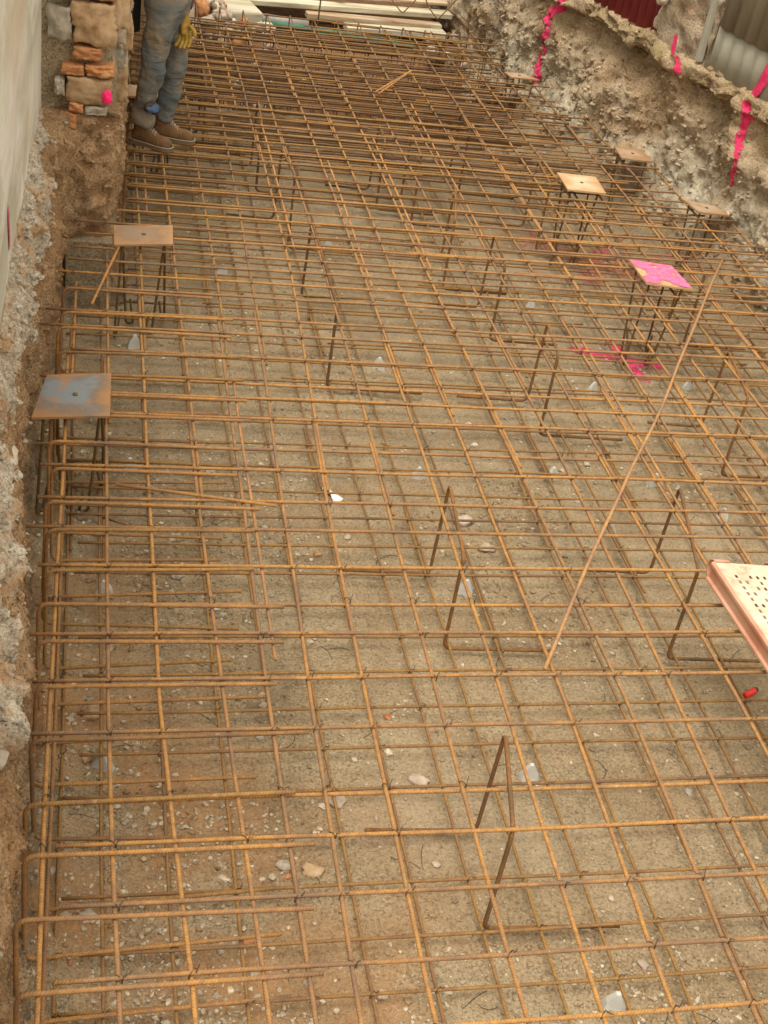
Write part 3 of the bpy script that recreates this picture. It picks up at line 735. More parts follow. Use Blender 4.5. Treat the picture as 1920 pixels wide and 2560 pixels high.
# lower mat
by = []; v = 1.16
while v < 10.0: by.append(v); v += .1945
for i, y in enumerate(by):
    x0 = R_.uniform(-.06, .06) if y < 6.3 else interp([(6.3, .25), (10, .38)], y)
    bar('cross_bar', low, [(x0, y+R_.uniform(-.01, .01), ZB+.011), (min(5.2, xmax(y)+.1), y+R_.uniform(-.02, .02), ZB+.011)], .0058, M_rust_low, .006)
    if y > 5 and i % 2: bar('cross_bar', low, [(R_.uniform(.4, 2), y+.03, ZB+.012), (R_.uniform(2.4, 4), y+.035, ZB+.012)], .0055, M_rust_low, .006)
BX = [-.02, .11, .31, .515, .70, .875, 1.075, 1.265, 1.45, 1.65, 1.845, 2.06, 2.22, 2.39, 2.59, 2.79, 2.98, 3.18, 3.37, 3.57, 3.76, 3.96, 4.15, 4.35, 4.6, 4.85]
for x in BX:
    y1 = 9.85 if x > .35 else (6.4 if x < .2 else 8.5)
    if x > 3.3: y1 = min(y1, 9.73-(x-3.40)/.235)
    ym = R_.uniform(3.5, 6.5)
    if y1 > ym+.6:
        bar('long_bar', low, [(x, .9, ZB), (x+.005, ym+.5, ZB)], .0058, M_rust_low, .006)
        bar('long_bar', low, [(x+.018, ym, ZB+.002), (x+.02, y1, ZB+.002)], .0058, M_rust_low, .006)
    else: bar('long_bar', low, [(x, .9, ZB), (x, y1, ZB)], .0058, M_rust_low, .006)
# trench cage under the upper mat
cage = empty('trench_rebar_cage', (2.1, 10.4, -.45)); tag(cage, 'dense cage of dark rusted bars and stirrups sunk in the trench at the back', 'rebar cage')
for z in (-.36, -.12, .12, .30):
    y = 9.98
    while y < 11.1:
        bar('cross_bar', cage, [(.45+R_.uniform(0, .2), y, z), (3.35+R_.uniform(-.2, .05), y+R_.uniform(-.03, .03), z+R_.uniform(-.01, .01))], .006, M_rust_red, .01, .3, 6); y += .15+R_.uniform(-.03, .03)
x = .5
while x < 3.3:
    y0 = 10.0; y1 = 11.05; x += .195
    for (sy0, sy1) in ((9.98, 10.5), (10.52, 11.08)):
        pts = bend([(x, sy0, .42), (x, sy0, -.38), (x+.02, sy1, -.38), (x+.02, sy1, .42), (x, sy0, .43)], .03, 3)
        bar('stirrup', cage, pts, .005, M_rust_red, .004, .2, 6)
# low rail bars crowding the right bank
for i in range(22):
    y = 5.2+i*.2; z = .26+R_.uniform(-.05, .05)
    if y < 9.4: bar('cross_bar', low, [(xmax(y)-R_.uniform(.6, 1.1), y+R_.uniform(-.02, .02), z), (xmax(y)+.02, y, z)], .0058, M_rust_low, .006)

# tie wires: wound round the crossings
def tie_mb(m, x, y, z, s, ang=PI/4):
    c, d = math.cos(ang), math.sin(ang); r = .0125*s; pts = []
    for i in range(9):
        a = 2*PI*i/8; pts.append(Vector((x+c*r*math.cos(a), y+d*r*math.cos(a), z+1.05*r*math.sin(a)+.001*i)))
    pts += [Vector((x+.01, y-.004, z+.018)), Vector((x+.018*s, y+R_.uniform(-.015, .015), z+.024))]
    m.tube(pts, .0014, 4)
tm = MB(); cnt = 0
for i, y in enumerate(cy):
    for k, pr in LX.items():
        x = interp(pr, y)
        if x > xmax(y) or (y > 6.5 and x < .3) or x > 4.4 or not far_ok(x, y) and y > 10.3: continue
        if R_.random() < .45: continue
        if y < 5.2 and x < 2.6 and cnt < 95:
            m = MB(); tie_mb(m, x, y, ZT+.004, 1.05, R_.choice((PI/4, -PI/4))); m.build('tie_wire', M_wire, top, loc=(x, y, ZT)); cnt += 1
        else: tie_mb(tm, x, y, ZT+.004, 1.05, R_.choice((PI/4, -PI/4)))
o = tm.build('small_tie_wires', M_wire, top); o['kind'] = 'stuff'
tm = MB()
for y in by:
    for x in BX:
        if R_.random() < .5 and x < 4.4: tie_mb(tm, x, y, ZB+.004, 1.0)
o = tm.build('small_tie_wires', M_wire, low); o['kind'] = 'stuff'

# ------------------------------------------------------------------ bent support bars between the mats
def support(A, B, label, footA=-.38, footB=.45, mat=None, zt=.505, r=.0075):
    A = Vector((*A, zt)); B = Vector((*B, zt)); a0 = Vector((A.x-.005, A.y, .045)); b0 = Vector((B.x+.005, B.y, .045))
    pts = [a0+Vector((footA, .02, 0)), a0, A, B, b0, b0+Vector((footB, -.02, 0))]
    o = bar('bent_support_bar', None, bend(pts, .035), r, mat or M_support, .003, .15)
    tag(o, label, 'support bar', 'bent support bars between the two mats'); return o
support((1.35, 2.74), (1.27, 2.35), 'nearest bent support bar, two long dark legs in the lower middle')
support((1.48, 4.12), (1.43, 3.65), 'bent support bar mid-mat, left of the lower half of the loose diagonal bar')
support((2.50, 4.14), (2.36, 3.58), 'bent support bar whose near leg meets the corner of the perforated plank')
support((1.26, 6.65), (1.25, 5.63), 'long orange-brown support bar spanning four grid squares, left of centre', .5, .5)
support((2.33, 5.58), (2.29, 5.25), 'bent support bar left of the pink paint cross on the dirt')
support((2.32, 6.64), (2.28, 6.24), 'bent support bar left of the pink plate, behind the one by the paint cross', -.3, .4)
support((1.22, 7.72), (1.25, 7.30), 'bent support bar with close paired legs right of the worker boots', -.3, .4)
support((2.25, 7.34), (2.14, 6.86), 'bent support bar in the upper middle, behind the one left of the pink plate', -.3, .4)
support((3.26, 5.39), (3.17, 4.93), 'bent support bar right of the loose diagonal bar near the right edge', -.3, .4)
support((1.95, 8.34), (1.93, 8.0), 'far support bar just below the leaning V of two orange bars', -.3, .4)
support((2.15, 8.2), (2.13, 7.8), 'far support bar right of the one below the leaning V', -.3, .4)
support((1.16, 8.6), (1.14, 8.15), 'far support bar behind the one right of the worker boots', -.3, .4)
support((2.95, 7.90), (2.92, 7.51), 'support bar just left of the pale cream plate on the right', -.3, .4)
support((.83, 3.05-.9+7.0), (.83, 8.8), 'small support bar right of the worker knee near the trench', -.2, .3)
support((3.55, 6.65), (3.5, 6.3), 'support bar right of the pink plate towards the bank', -.3, .4)
support((2.62, 8.75), (2.6, 8.4), 'far support bar behind the cream plate, near the trench edge', -.3, .4)

# ------------------------------------------------------------------ loose bars
o = bar('loose_bar', None, [(3.68, 6.47, .535), (2.75, 4.95, .528), (1.55, 3.01, .532)], .0072, M_rust_tan, .02, .2); tag(o, 'long loose straight bar lying diagonally over the upper mat', 'steel bar')
o = bar('loose_bar', None, [(.20, 6.06, .545), (.07, 5.45, .54)], .0066, M_rust_bright, .004, .2); tag(o, 'short loose bar lying on the bars beside the narrow brown plate', 'steel bar')
o = bar('loose_bar', None, bend([(2.0, 8.83, .56), (2.33, 9.3, .58), (2.36, 9.34, .58), (2.03, 8.84, .55)], .01), .006, M_rust_bright, .004, .2); tag(o, 'bright orange bar folded double, propped on the mat at the back', 'steel bar')
o = bar('loose_bar', None, [(.16, 4.03, .53), (.75, 3.93, .52)], .0066, M_rust, .003, .2); tag(o, 'short bar lying at a slant over the hooked edge bars below the blue-brown plate', 'steel bar')
o = bar('loose_bar', None, [(.12, 4.13, .30), (.20, 3.9, .44)], .005, M_rust, .003, .2); tag(o, 'tiny slanting bar stub under the mat near the blue-brown plate', 'steel bar')

# ------------------------------------------------------------------ steel plates on bar legs
def plate(corners, z, th, mat, label, legmat, ends=None, lz=.03):
    c = [Vector((x, y, z)) for x, y in corners]; ctr = sum(c, Vector())/4
    root = empty('steel_plate_on_legs', (ctr.x, ctr.y, 0)); tag(root, label, 'steel plate', 'steel plates on bar legs')
    m = MB(); n = 9; vs = []
    for lay in (0, 1):
        for i in range(n):
            for j in range(n):
                u, v = i/(n-1), j/(n-1); p = (c[0]*(1-u)+c[1]*u)*(1-v)+(c[3]*(1-u)+c[2]*u)*v
                p = p+Vector((0, 0, -th*lay+.002*noise.noise(Vector((u*2, v*2, ctr.x))))); vs.append(p)
    fs = []; N = n*n
    for i in range(n-1):
        for j in range(n-1):
            k = i*n+j; fs.append((k, k+1, k+n+1, k+n)); fs.append((N+k, N+k+n, N+k+n+1, N+k+1))
    for i in range(n-1):
        fs += [(i*n, i*n+n, N+i*n+n, N+i*n), (i*n+n-1, N+i*n+n-1, N+i*n+2*n-1, i*n+2*n-1), (i, N+i, N+i+1, i+1), ((n-1)*n+i, (n-1)*n+i+1, N+(n-1)*n+i+1, N+(n-1)*n+i)]
    m.add(vs, fs, None, 1.0, False); pl = m.build('plate', mat, root)
    bm = bmesh.new(); bm.from_mesh(pl.data); bmesh.ops.recalc_face_normals(bm, faces=bm.faces); bm.to_mesh(pl.data); bm.free()
    hm = MB(); hm.tube([ctr+Vector((0, 0, .0015)), ctr+Vector((0, 0, .004))], .011, 12); hm.build('centre_weld', M_rust_dark, root)
    for k in range(4):
        p = c[k].lerp(ctr, .28); q = c[k].lerp(ctr, .1 if k % 2 else .55); nx_ = c[(k+1) % 4].lerp(ctr, .45)
        b0 = Vector((q.x, q.y, lz)); pts = bend([p+Vector((0, 0, -th)), b0, b0.lerp(Vector((nx_.x, nx_.y, lz)), .25), Vector((p.x, p.y, .16)).lerp(Vector((nx_.x, nx_.y, .16)), .3)], .03)
        bar('leg', root, pts, .0065, legmat, .002, .1)
    return root, c
plate([(-.11, 4.76), (.15, 4.80), (.14, 4.46), (-.16, 4.43)], .56, .010, M_plate_blue, 'blue-grey and brown steel plate nearest the left bank', M_rust_dark)
plate([(.18, 6.29), (.48, 6.34), (.47, 6.11), (.18, 6.06)], .56, .010, M_plate_brown, 'narrow brown steel plate at the jog of the left bank', M_rust_dark)
plate([(.29, 8.49), (.60, 8.53), (.59, 8.33), (.27, 8.27)], .56, .012, M_plate_wood, 'tan plate partly hidden behind the worker lower legs', M_rust_dark)
plate([(2.97, 7.58), (3.23, 7.56), (3.21, 7.29), (2.96, 7.30)], .56, .010, M_plate_pale, 'pale cream plate with a red edge on the right of the mat', M_rust_dark)
r5, c5 = plate([(3.02, 6.31), (3.26, 6.26), (3.28, 5.98), (3.02, 6.02)], .56, .010, M_plate_pale, 'cream plate sprayed with a pink cross', M_rust_dark)
plate([(3.58, 8.21), (3.78, 8.19), (3.78, 7.96), (3.56, 7.98)], .55, .010, M_plate_wood, 'brown plate against the gravelly bulge of the right bank', M_rust_dark)
plate([(3.75, 7.32), (3.95, 7.25), (3.99, 7.11), (3.78, 7.13)], .55, .010, M_plate_wood, 'brown plate at the foot of the long pink line on the right bank', M_rust_dark)
plate([(3.17, 9.66), (3.31, 9.67), (3.43, 9.55), (3.20, 9.54)], .55, .010, M_plate_wood, 'farthest small plate below the far pink line on the right bank', M_rust_dark)
def ppl(u, v):
    p = (c5[0]*(1-u)+c5[1]*u)*(1-v)+(c5[3]*(1-u)+c5[2]*u)*v; return (p.x, p.y, .5645)
stroke('paint_cross', r5, ppl, [((.02, .0), (.98, .98), 1.1), ((.95, .05), (.05, .95), 1), ((0, 0), (.9, .03), .7), ((.98, .1), (.98, .98), .6)], (0.01, 0.01), (.99, .99), .025, M_pink_soft, .12)

# ------------------------------------------------------------------ perforated scaffold plank
pk = empty('scaffold_plank', (2.3, 3.2, .5)); tag(pk, 'perforated cream and pink scaffold plank cut off by the right edge', 'scaffold plank')
ANG = math.radians(-4.5); O = Vector((2.34, 3.47, 0)); ex = Vector((math.cos(ANG), math.sin(ANG), 0)); ey = Vector((-math.sin(ANG)*-1*0+.045, -1, 0)).normalized()
PZ = .63; PW = .30; PL = 2.0
def pp(u, v, z): return O+ex*u+ey*v+Vector((0, 0, z))
ub = [0]; 
hu = []; u = .045
while u < PW-.03: hu.append(u); u += .028
hv = []; v = .07
while v < PL-.05: hv.append(v); v += .033
us_ = sorted(set([0, PW]+[a for h in hu for a in (h, h+.011)])); vs_ = sorted(set([0, PL]+[a for h in hv for a in (h, h+.019)]))
hset = set(hu); vset = set(hv)
m = MB(); vs = [pp(u, v, PZ) for v in vs_ for u in us_]; nU = len(us_); fs = []
for j in range(len(vs_)-1):
    for i in range(nU-1):
        if us_[i] in hset and vs_[j] in vset:
            ri = hu.index(us_[i]); rj = hv.index(vs_[j])
            if (ri+rj) % 2 == 0 or ri % 3 == 0: continue
        fs.append((j*nU+i, j*nU+i+1, (j+1)*nU+i+1, (j+1)*nU+i))
m.add(vs, fs, None, 1., False); o = m.build('deck', M_plank, pk); sm = o.modifiers.new('s', 'SOLIDIFY'); sm.thickness = .003; sm.offset = 0
for u, s in ((0, -1), (PW, 1)):
    m = MB(); pts = [(u, PZ+.005), (u+s*.006, PZ+.005), (u+s*.013, PZ-.001), (u+s*.013, PZ-.012), (u+s*.002, PZ-.018), (u+s*.002, PZ-.064), (u+s*.012, PZ-.070), (u+s*.012, PZ-.078), (u-s*.02, PZ-.080), (u-s*.02, PZ-.076), (u-s*.004, PZ-.066), (u-s*.004, PZ-.01), (u, PZ)]
    vs = [pp(a, v, z) for v in (0, PL) for a, z in pts]; n_ = len(pts)
    m.add(vs, [(i, (i+1) % n_, n_+(i+1) % n_, n_+i) for i in range(n_)]+[tuple(range(n_)), tuple(n_+i for i in range(n_-1, -1, -1))], None, 1., False)
    m.build('side_rail', M_plank_r, pk)
for u in (.03, PW-.05):
    m = MB(); pts = []
    for i in range(9): a = PI*.5-i*PI/8*1.1; pts.append(pp(u, -.0-.040*math.cos(a), PZ-.034+.042*math.sin(a)))
    for side in (0, 1): pass
    vs = [p+ex*s_ for p in pts for s_ in (-.03, .03)]
    m.add(vs, [(2*i, 2*i+1, 2*i+3, 2*i+2) for i in range(8)]); o = m.build('end_hook', M_plank_r, pk); s2 = o.modifiers.new('s', 'SOLIDIFY'); s2.thickness = .005
m = MB(); m.box(O+ex*(PW/2)+ey*.005+Vector((0, 0, PZ-.03)), (PW, .004, .055), Matrix.Rotation(ANG, 3, 'Z')); m.build('end_plate', M_plank_r, pk)

# ------------------------------------------------------------------ plastic spacers
def spacer_mesh():
    m = MB(); w = .032; h = .062; d = .018
    vs = [(-w, -d, 0), (w, -d, 0), (w*.8, -d*.6, h*.45), (.006, -d*.35, h), (-.006, -d*.35, h), (-w*.8, -d*.6, h*.45)]
    vs += [(x, -y, z) for x, y, z in vs]
    fs = [(0, 1, 2, 3, 4, 5), (11, 10, 9, 8, 7, 6)]+[(i, i+6, (i+1) % 6+6, (i+1) % 6) for i in range(6)]
    m.add(vs, fs, None, 1., False); return m
sp0 = None
spots = [((1.63, 2.08), 'biggest grey spacer in the bottom right corner'), ((1.62, 3.01), 'grey spacer right of the nearest bent support bar'), ((.13, 4.02), 'grey spacer under the second long bar, below the blue-brown plate'),
 ((.12, 3.11), 'grey spacer under the second long bar in the lower left'), ((1.60, 4.91), 'pale pointed spacer left of the loose diagonal bar, in mid picture'), ((2.27, 4.91), 'pale spacer next to the loose diagonal bar, left of it'),
 ((2.44, 4.50), 'white striped spacer touching the loose diagonal bar'), ((1.59, 5.94), 'white pointed spacer right of the long orange-brown support bar'), ((2.70, 6.79), 'small spacer left of the pink plate'),
 ((1.63, 4.06), 'bluish spacer at the near leg of the central bent support bar'), ((2.81, 4.89), 'grey spacer right of the loose diagonal bar'), ((1.53, 7.43), 'small far spacer right of the paired legs by the worker'),
 ((2.77, 5.78), 'pale spacer in front of the pink paint cross'), ((3.07, 4.63), 'grey spacer above the perforated plank'), ((.30, 6.02), 'grey spacer under the near edge of the narrow brown plate'),
 ((.83, 6.97), 'small spacer right of the narrow brown plate'), ((1.45, 8.55), 'far spacer in the upper middle'), ((3.38, 5.88), 'grey spacer right of the pink cross plate'), ((2.13, 8.9), 'farthest spacer near the trench edge'), ((.25, 4.9), 'grey spacer right of the blue-brown plate')]
for (x, y), lab in spots:
    if sp0 is None: sp0 = spacer_mesh().build('bar_spacer', M_spacer); o = sp0
    else: o = sp0.copy(); C.objects.link(o)
    o.location = (x, y, ground_h(x, y)-.004); o.rotation_euler = (0, 0, R_.uniform(-.6, .6)); s = R_.uniform(.9, 1.2); o.scale = (s, s, s)
    tag(o, lab, 'spacer', 'plastic spacers under the lower bars')

# papers, red bit, tape, pipe
m = MB(); g = ground_h(1.12, 4.74)+.01
m.add([(1.10, 4.76, g+.02), (1.135, 4.78, g), (1.16, 4.73, g+.012), (1.14, 4.705, g+.02), (1.20, 4.70, g), (1.185, 4.665, g+.012), (1.15, 4.67, g)], [(0, 1, 2, 3), (3, 2, 4, 5, 6)], None, 1., False)
o = m.build('paper_scrap', M_white); s = o.modifiers.new('s', 'SOLIDIFY'); s.thickness = .0015; tag(o, 'torn white paper scrap lying on the dirt in mid picture', 'paper')
rt = empty('red_lighter', (2.67, 3.40, ground_h(2.67, 3.4)+.014), .5); tag(rt, 'small red plastic lighter with dark tip below the perforated plank', 'lighter')
m = MB(); b = rt.location; rv = Matrix.Rotation(.5, 3, 'Z')
pts = [b+rv@Vector((x, 0, 0)) for x in (-.04, -.037, -.02, .02, .027)]; m.tube(pts, [.004, .012, .0135, .0135, .012], 12); m.build('body', M_redpl, rt)
m = MB(); m.tube([b+rv@Vector((x, 0, 0)) for x in (.027, .034, .044)], [.011, .012, .008], 10); m.build('tip', M_wire, rt)
def flatstrip(name, pts, w, mat, lab, cat, th=.002):
    m = MB(); vs = []
    for i, p in enumerate(pts):
        p = Vector(p); a = Vector(pts[max(0, i-1)]); b = Vector(pts[min(len(pts)-1, i+1)]); t = (b-a).normalized(); s_ = Vector((-t.y, t.x, .2*math.sin(i*2)))*w/2; vs += [p-s_, p+s_]
    m.add(vs, [(2*i, 2*i+1, 2*i+3, 2*i+2) for i in range(len(pts)-1)]); o = m.build(name, mat); s = o.modifiers.new('s', 'SOLIDIFY'); s.thickness = th; tag(o, lab, cat); return o
flatstrip('yellow_strip', [(1.60, 10.62, .06), (1.72, 10.56, .08), (1.83, 10.50, .06), (1.90, 10.44, .05)], .035, M_yel, 'bright yellow strip on the trench soil left of the green pipe end', 'strip')
flatstrip('yellow_strip', [(2.20, 10.50, .05), (2.32, 10.60, .07), (2.44, 10.72, .06), (2.50, 10.8, .06)], .03, M_yel, 'yellow strip slanting below the green pipe', 'strip')
flatstrip('yellow_strip', [(1.15, 11.1, .2), (1.3, 11.08, .21), (1.42, 11.02, .2)], .035, M_yel, 'yellow strip lying on the white rubble', 'strip')
m = MB(); m.tube([(1.45, 11.92, .10), (2.0, 11.9, .10), (2.62, 11.80, .09), (2.95, 11.75, .08)], .032, 12)
tag(m.build('green_pipe', M_green), 'dark green pipe lying across the back under the boards', 'pipe')

# ------------------------------------------------------------------ far end: boards, block, rubble
def board(x0, y0, z0, x1, y1, z1, w, th, mat, lab, tilt=0):
    a = Vector((x0, y0, z0)); b = Vector((x1, y1, z1)); d = (b-a); L = d.length; t = d.normalized(); n_ = Vector((0, 0, 1)); s_ = t.cross(n_).normalized(); up = s_.cross(t)
    Mr = Matrix((t, s_, up)).transposed() @ Matrix.Rotation(tilt, 3, 'X')
    m = MB(); k = 8
    for i in range(k): pass
    m.box((a+b)/2, (L, w, th), Mr); o = m.build('timber_board', mat, None, .006); tag(o, lab, 'board', 'boards stacked at the back'); return o
board(1.22, 12.18, .21, 3.42, 12.40, .235, .16, .045, M_timber_w, 'long whitish board lying lowest at the front of the stack')
board(2.35, 12.0, .12, 3.32, 12.10, .13, .16, .05, M_timber_w, 'short pale board end at the right foot of the stack')
board(2.0, 12.14, .16, 3.3, 12.24, .16, .12, .05, M_timber, 'reddish brown board squeezed under the long whitish one')
board(1.25, 12.36, .27, 3.46, 12.58, .30, .15, .03, M_timber, 'thin reddish brown timber board on the long whitish one')
board(1.22, 12.50, .315, 3.48, 12.74, .345, .14, .035, M_timber_w, 'second whitish board a step further back in the stack')
board(1.2, 12.68, .36, 3.42, 12.92, .39, .2, .035, M_timber_b, 'blue-grey board in the middle of the stack')
board(1.2, 12.90, .40, 3.3, 13.14, .44, .2, .05, M_timber, 'brown board high at the back of the stack')
board(1.0, 12.7, .40, 2.15, 12.82, .42, .22, .05, M_timber_g, 'green formwork panel at the top left of the stack')
board(2.3, 12.3, .34, 2.5, 12.62, .46, .08, .02, M_timber_w, 'small split offcut leaning on the stack')
m = MB(); m.box((2.1, 13.9, .5), (5, .3, 1.6)); tag(m.build('rear_wall', M_mortar), 'dirty mortar wall closing the pit behind the boards', 'wall')
# steel beam and dark hollow under the stack
m = MB(); m.tube([(1.55, 12.1, .09), (2.02, 12.08, .08)], .05, 14); tag(m.build('grey_pipe', simple('grey_pipe_paint', (.3, .28, .26), .5)), 'short grey pipe in the dark gap under the boards', 'pipe')
m = MB(); m.box((1.28, 11.9, .13), (.45, .5, .24), Matrix.Rotation(.2, 3, 'Z')); o = m.build('pale_block', M_timber_w, None, .02); tag(o, 'pale concrete block right of the worker gloved hand', 'block')
o = put('stone', RK[5], M_pale, (1.60, 11.85, .06), (.2, .2, .14)); tag(o, 'rounded pale stone against the pale block', 'stone')
for i in range(90):
    x = R_.uniform(.62, 1.6); y = R_.uniform(10.7, 11.75); s = R_.uniform(.06, .15)
    if x > 1.2+ (11.75-y)*.6: x = R_.uniform(.7, 1.2)
    zz = .02+.26*sstep(10.7, 11.5, y)*R_.uniform(.6, 1)-.32*sstep(11.1, 10.7, y)
    o = put('rubble_stone', RK[i % 6], M_pale if i % 9 else M_brick, (x, y, zz+.02), (s, s*.8, s*.7), (R_.uniform(0, 3), R_.uniform(0, 3), R_.uniform(0, 3)))
    tag(o, 'pale chunk of broken masonry in the rubble heap behind the worker hand', 'stone', 'rubble heap at the back left')
for i in range(16):
    x = R_.uniform(3.05, 3.6); y = R_.uniform(11.3, 12.3); s = R_.uniform(.06, .2)
    o = put('rubble_stone', RK[i % 6], (M_pale, M_stone, M_stone2)[i % 3], (x, y, .06+.1*R_.random()), (s, s*.8, s*.7), (R_.uniform(0, 3), R_.uniform(0, 3), 0))
    tag(o, 'loose broken stone at the far right end of the boards', 'stone', 'broken stones at the far right')
o = bar('upright_bar', None, [(2.02, 11.6, -.1), (2.03, 11.6, .9)], .007, M_rust_dark); tag(o, 'single dark upright bar standing in front of the boards', 'steel bar')
pz_ = [(2.62, 12.2, .62), (2.75, 12.1, .40), (2.86, 12.0, .30), (3.0, 12.05, .45), (3.12, 12.1, .62)]
o = bar('bent_rod', None, bend(pz_, .03), .006, M_rust_red, .003); tag(o, 'bent rusty rod forming a V in front of the boards, left one', 'rod')
pz_ = [(2.98, 12.1, .62), (3.1, 12.05, .38), (3.2, 12.0, .28), (3.34, 12.05, .44), (3.46, 12.1, .60)]
o = bar('bent_rod', None, bend(pz_, .03), .006, M_rust_red, .003); tag(o, 'bent rusty rod forming a V in front of the boards, right one', 'rod')

# ------------------------------------------------------------------ stones, gravel, wire scraps on the pit floor
big = [((1.21, 3.01), .075, M_pale, 'pale angular stone in the lower middle'), ((.78, 2.65), .07, M_stone, 'rounded tan stone at the lower left'), ((.69, 2.67), .05, M_stone2, 'grey-tan stone beside the rounded tan one'),
       ((.07, 2.49), .055, M_pale, 'pale round stone alone in the bottom left'), ((1.74, 4.56), .085, M_pale, 'lumpy cream stone right of the central support bar'), ((1.80, 4.35), .07, M_pale, 'crumbly cream stone in front of the lumpy one'),
       ((.08, 3.35), .08, M_stone, 'brownish clod at the left edge bars'), ((.90, 2.93), .07, M_pale, 'whitish broken stone in the lower left middle'), ((.06, 3.14), .055, M_stone, 'brown clod beside the lower left grey spacer'),
       ((.55, 3.95), .06, M_stone2, 'grey stone among pebbles left of centre'), ((.42, 4.15), .055, M_stone2, 'round pinkish-grey pebble stone right of the second bar'), ((1.78, 2.22), .04, M_pale, 'small pale stone in the bottom right')]
for (x, y), s, mt, lab in big:
    o = put('stone', R_.choice(RK), mt, (x, y, ground_h(x, y)+s*.15), (s, s*.8, s*.62), (0, 0, R_.uniform(0, 6))); tag(o, lab+', on the dirt floor', 'stone')
for i in range(70):
    x = R_.uniform(-.05, 2.6)**1; y = R_.uniform(1.9, 5.5); s = R_.uniform(.016, .04)
    if R_.random() < .6: x = R_.uniform(0, 1.2)
    o = put('small_stone', R_.choice(RK), R_.choice((M_pebble, M_pebble, M_stone2, M_pale, M_brick)), (x, y, ground_h(x, y)+s*.12), (s, s*.8, s*.6), (0, 0, R_.uniform(0, 6)))
    tag(o, 'small loose stone on the pit floor between the bars', 'stone', 'small stones scattered on the pit floor')
ico = bmesh.new(); bmesh.ops.create_icosphere(ico, subdivisions=1, radius=1); iv = [v.co.copy() for v in ico.verts]; jf = [tuple(v.index for v in f.verts) for f in ico.faces]; ico.free()
def pebbles(name, n, fn, mat, jit=.34, tint=None):
    m = MB(); c = 0
    while c < n:
        r = fn()
        if r is None: continue
        p, s = r; rz = R_.uniform(0, 6); cs, sn = math.cos(rz), math.sin(rz); sx, sy, sz = s*R_.uniform(.7, 1.3), s*R_.uniform(.6, 1.1), s*R_.uniform(.45, .8)
        vs = []
        for v in iv:
            k = 1+R_.uniform(-jit, jit); a, b = v.x*sx*k, v.y*sy*k; vs.append((p[0]+a*cs-b*sn, p[1]+a*sn+b*cs, p[2]+v.z*sz*k))
        m.add(vs, jf, None, min(1., .62+.5*R_.random()**1.5), False); c += 1
    return m.build(name, mat)
def gpeb():
    y = 1.7+R_.random()**1.5*7.8; x = R_.uniform(-.2, min(4.3, xmax(y)))
    d = .5+.5*fbm(x*1.7+4, y*1.7, 2, 4)+.22*sstep(.9, -.1, x)*sstep(7, 4, y)
    if R_.random() > max(0.05, (d-.45)*3.0): return None
    s = .0014+.0085*R_.random()**4*(1.25 if x < 1 else 1)
    return (x, y, ground_h(x, y)+s*.25), s
o = pebbles('gravel', 30000, gpeb, M_pebble); tag(o, 'scattered pebbles and grit on the pit floor', 'gravel', kind='stuff')
def cpeb():   # dark crumbs of soil
    y = 1.7+R_.random()**1.4*6; x = R_.uniform(-.2, min(4.3, xmax(y)))
    d = .5+.5*fbm(x*1.3+14, y*1.3, 7, 4)
    if R_.random() > max(0.02, (d-.45)*3): return None
    s = .002+.013*R_.random()**3
    return (x, y, ground_h(x, y)+s*.1), s
o = pebbles('soil_crumbs', 16000, cpeb, M_ground); tag(o, 'dark crumbs of loose earth on the pit floor', 'soil', kind='stuff')
def bpeb():
    y = 5.5+R_.random()*6.2; z = R_.uniform(0, 1.1)**1.15
    if fbm(y*2, z*3, 5, 3) < -.1: return None
    x, yy, zz = rbs(y, z); s = .003+.016*R_.random()**5
    return (x+.004, yy, zz), s
o = pebbles('bank_gravel', 3000, bpeb, M_bpeb); tag(o, 'stones and grit embedded in the right bank face', 'gravel', kind='stuff')
def bclod():
    y = 5.5+R_.random()*6.2; z = R_.uniform(-.05, 1.15)
    x, yy, zz = rbs(y, z); s = .004+.028*R_.random()**3.5
    return (x+.3*s, yy, zz), s
o = pebbles('bank_clods', 4500, bclod, M_rbank); tag(o, 'crumbling clods of earth on the right bank face', 'soil', kind='stuff')
def lclod():
    i = R_.randrange(60, len(LP)-220); p = LP[i]; z = TOPZ*R_.random()**1.2; t = (LP[i+1]-LP[i-1]).normalized(); n_ = Vector((t.y, -t.x)); q = p+n_*(left_disp(p, z, n_)-.001)
    s = .003+.018*R_.random()**3
    return (q.x, q.y, z), s
o = pebbles('bank_clods', 6500, lclod, M_lbank); tag(o, 'crumbling clods of orange earth on the left cut', 'soil', kind='stuff')
def fchip():
    y = R_.uniform(2.35, 6.3); a = pf[R_.randrange(8, len(pf)-6)]; p = footing_pt(a[0], a[1], y); return p, .003+.02*R_.random()**3
o = pebbles('concrete_chips', 2600, fchip, M_conc); tag(o, 'broken chips on the rough whitish footing', 'rubble', kind='stuff')
def lpeb():
    i = R_.randrange(60, len(LP)-220); p = LP[i]; z = TOPZ*R_.random()**1.8; t = (LP[i+1]-LP[i-1]).normalized(); n_ = Vector((t.y, -t.x)); q = p+n_*(left_disp(p, z, n_)+.001)
    s = .002+.014*R_.random()**4
    return (q.x, q.y, z), s
o = pebbles('bank_grit', 1600, lpeb, M_pebble); tag(o, 'grit embedded in the left soil cut', 'gravel', kind='stuff')
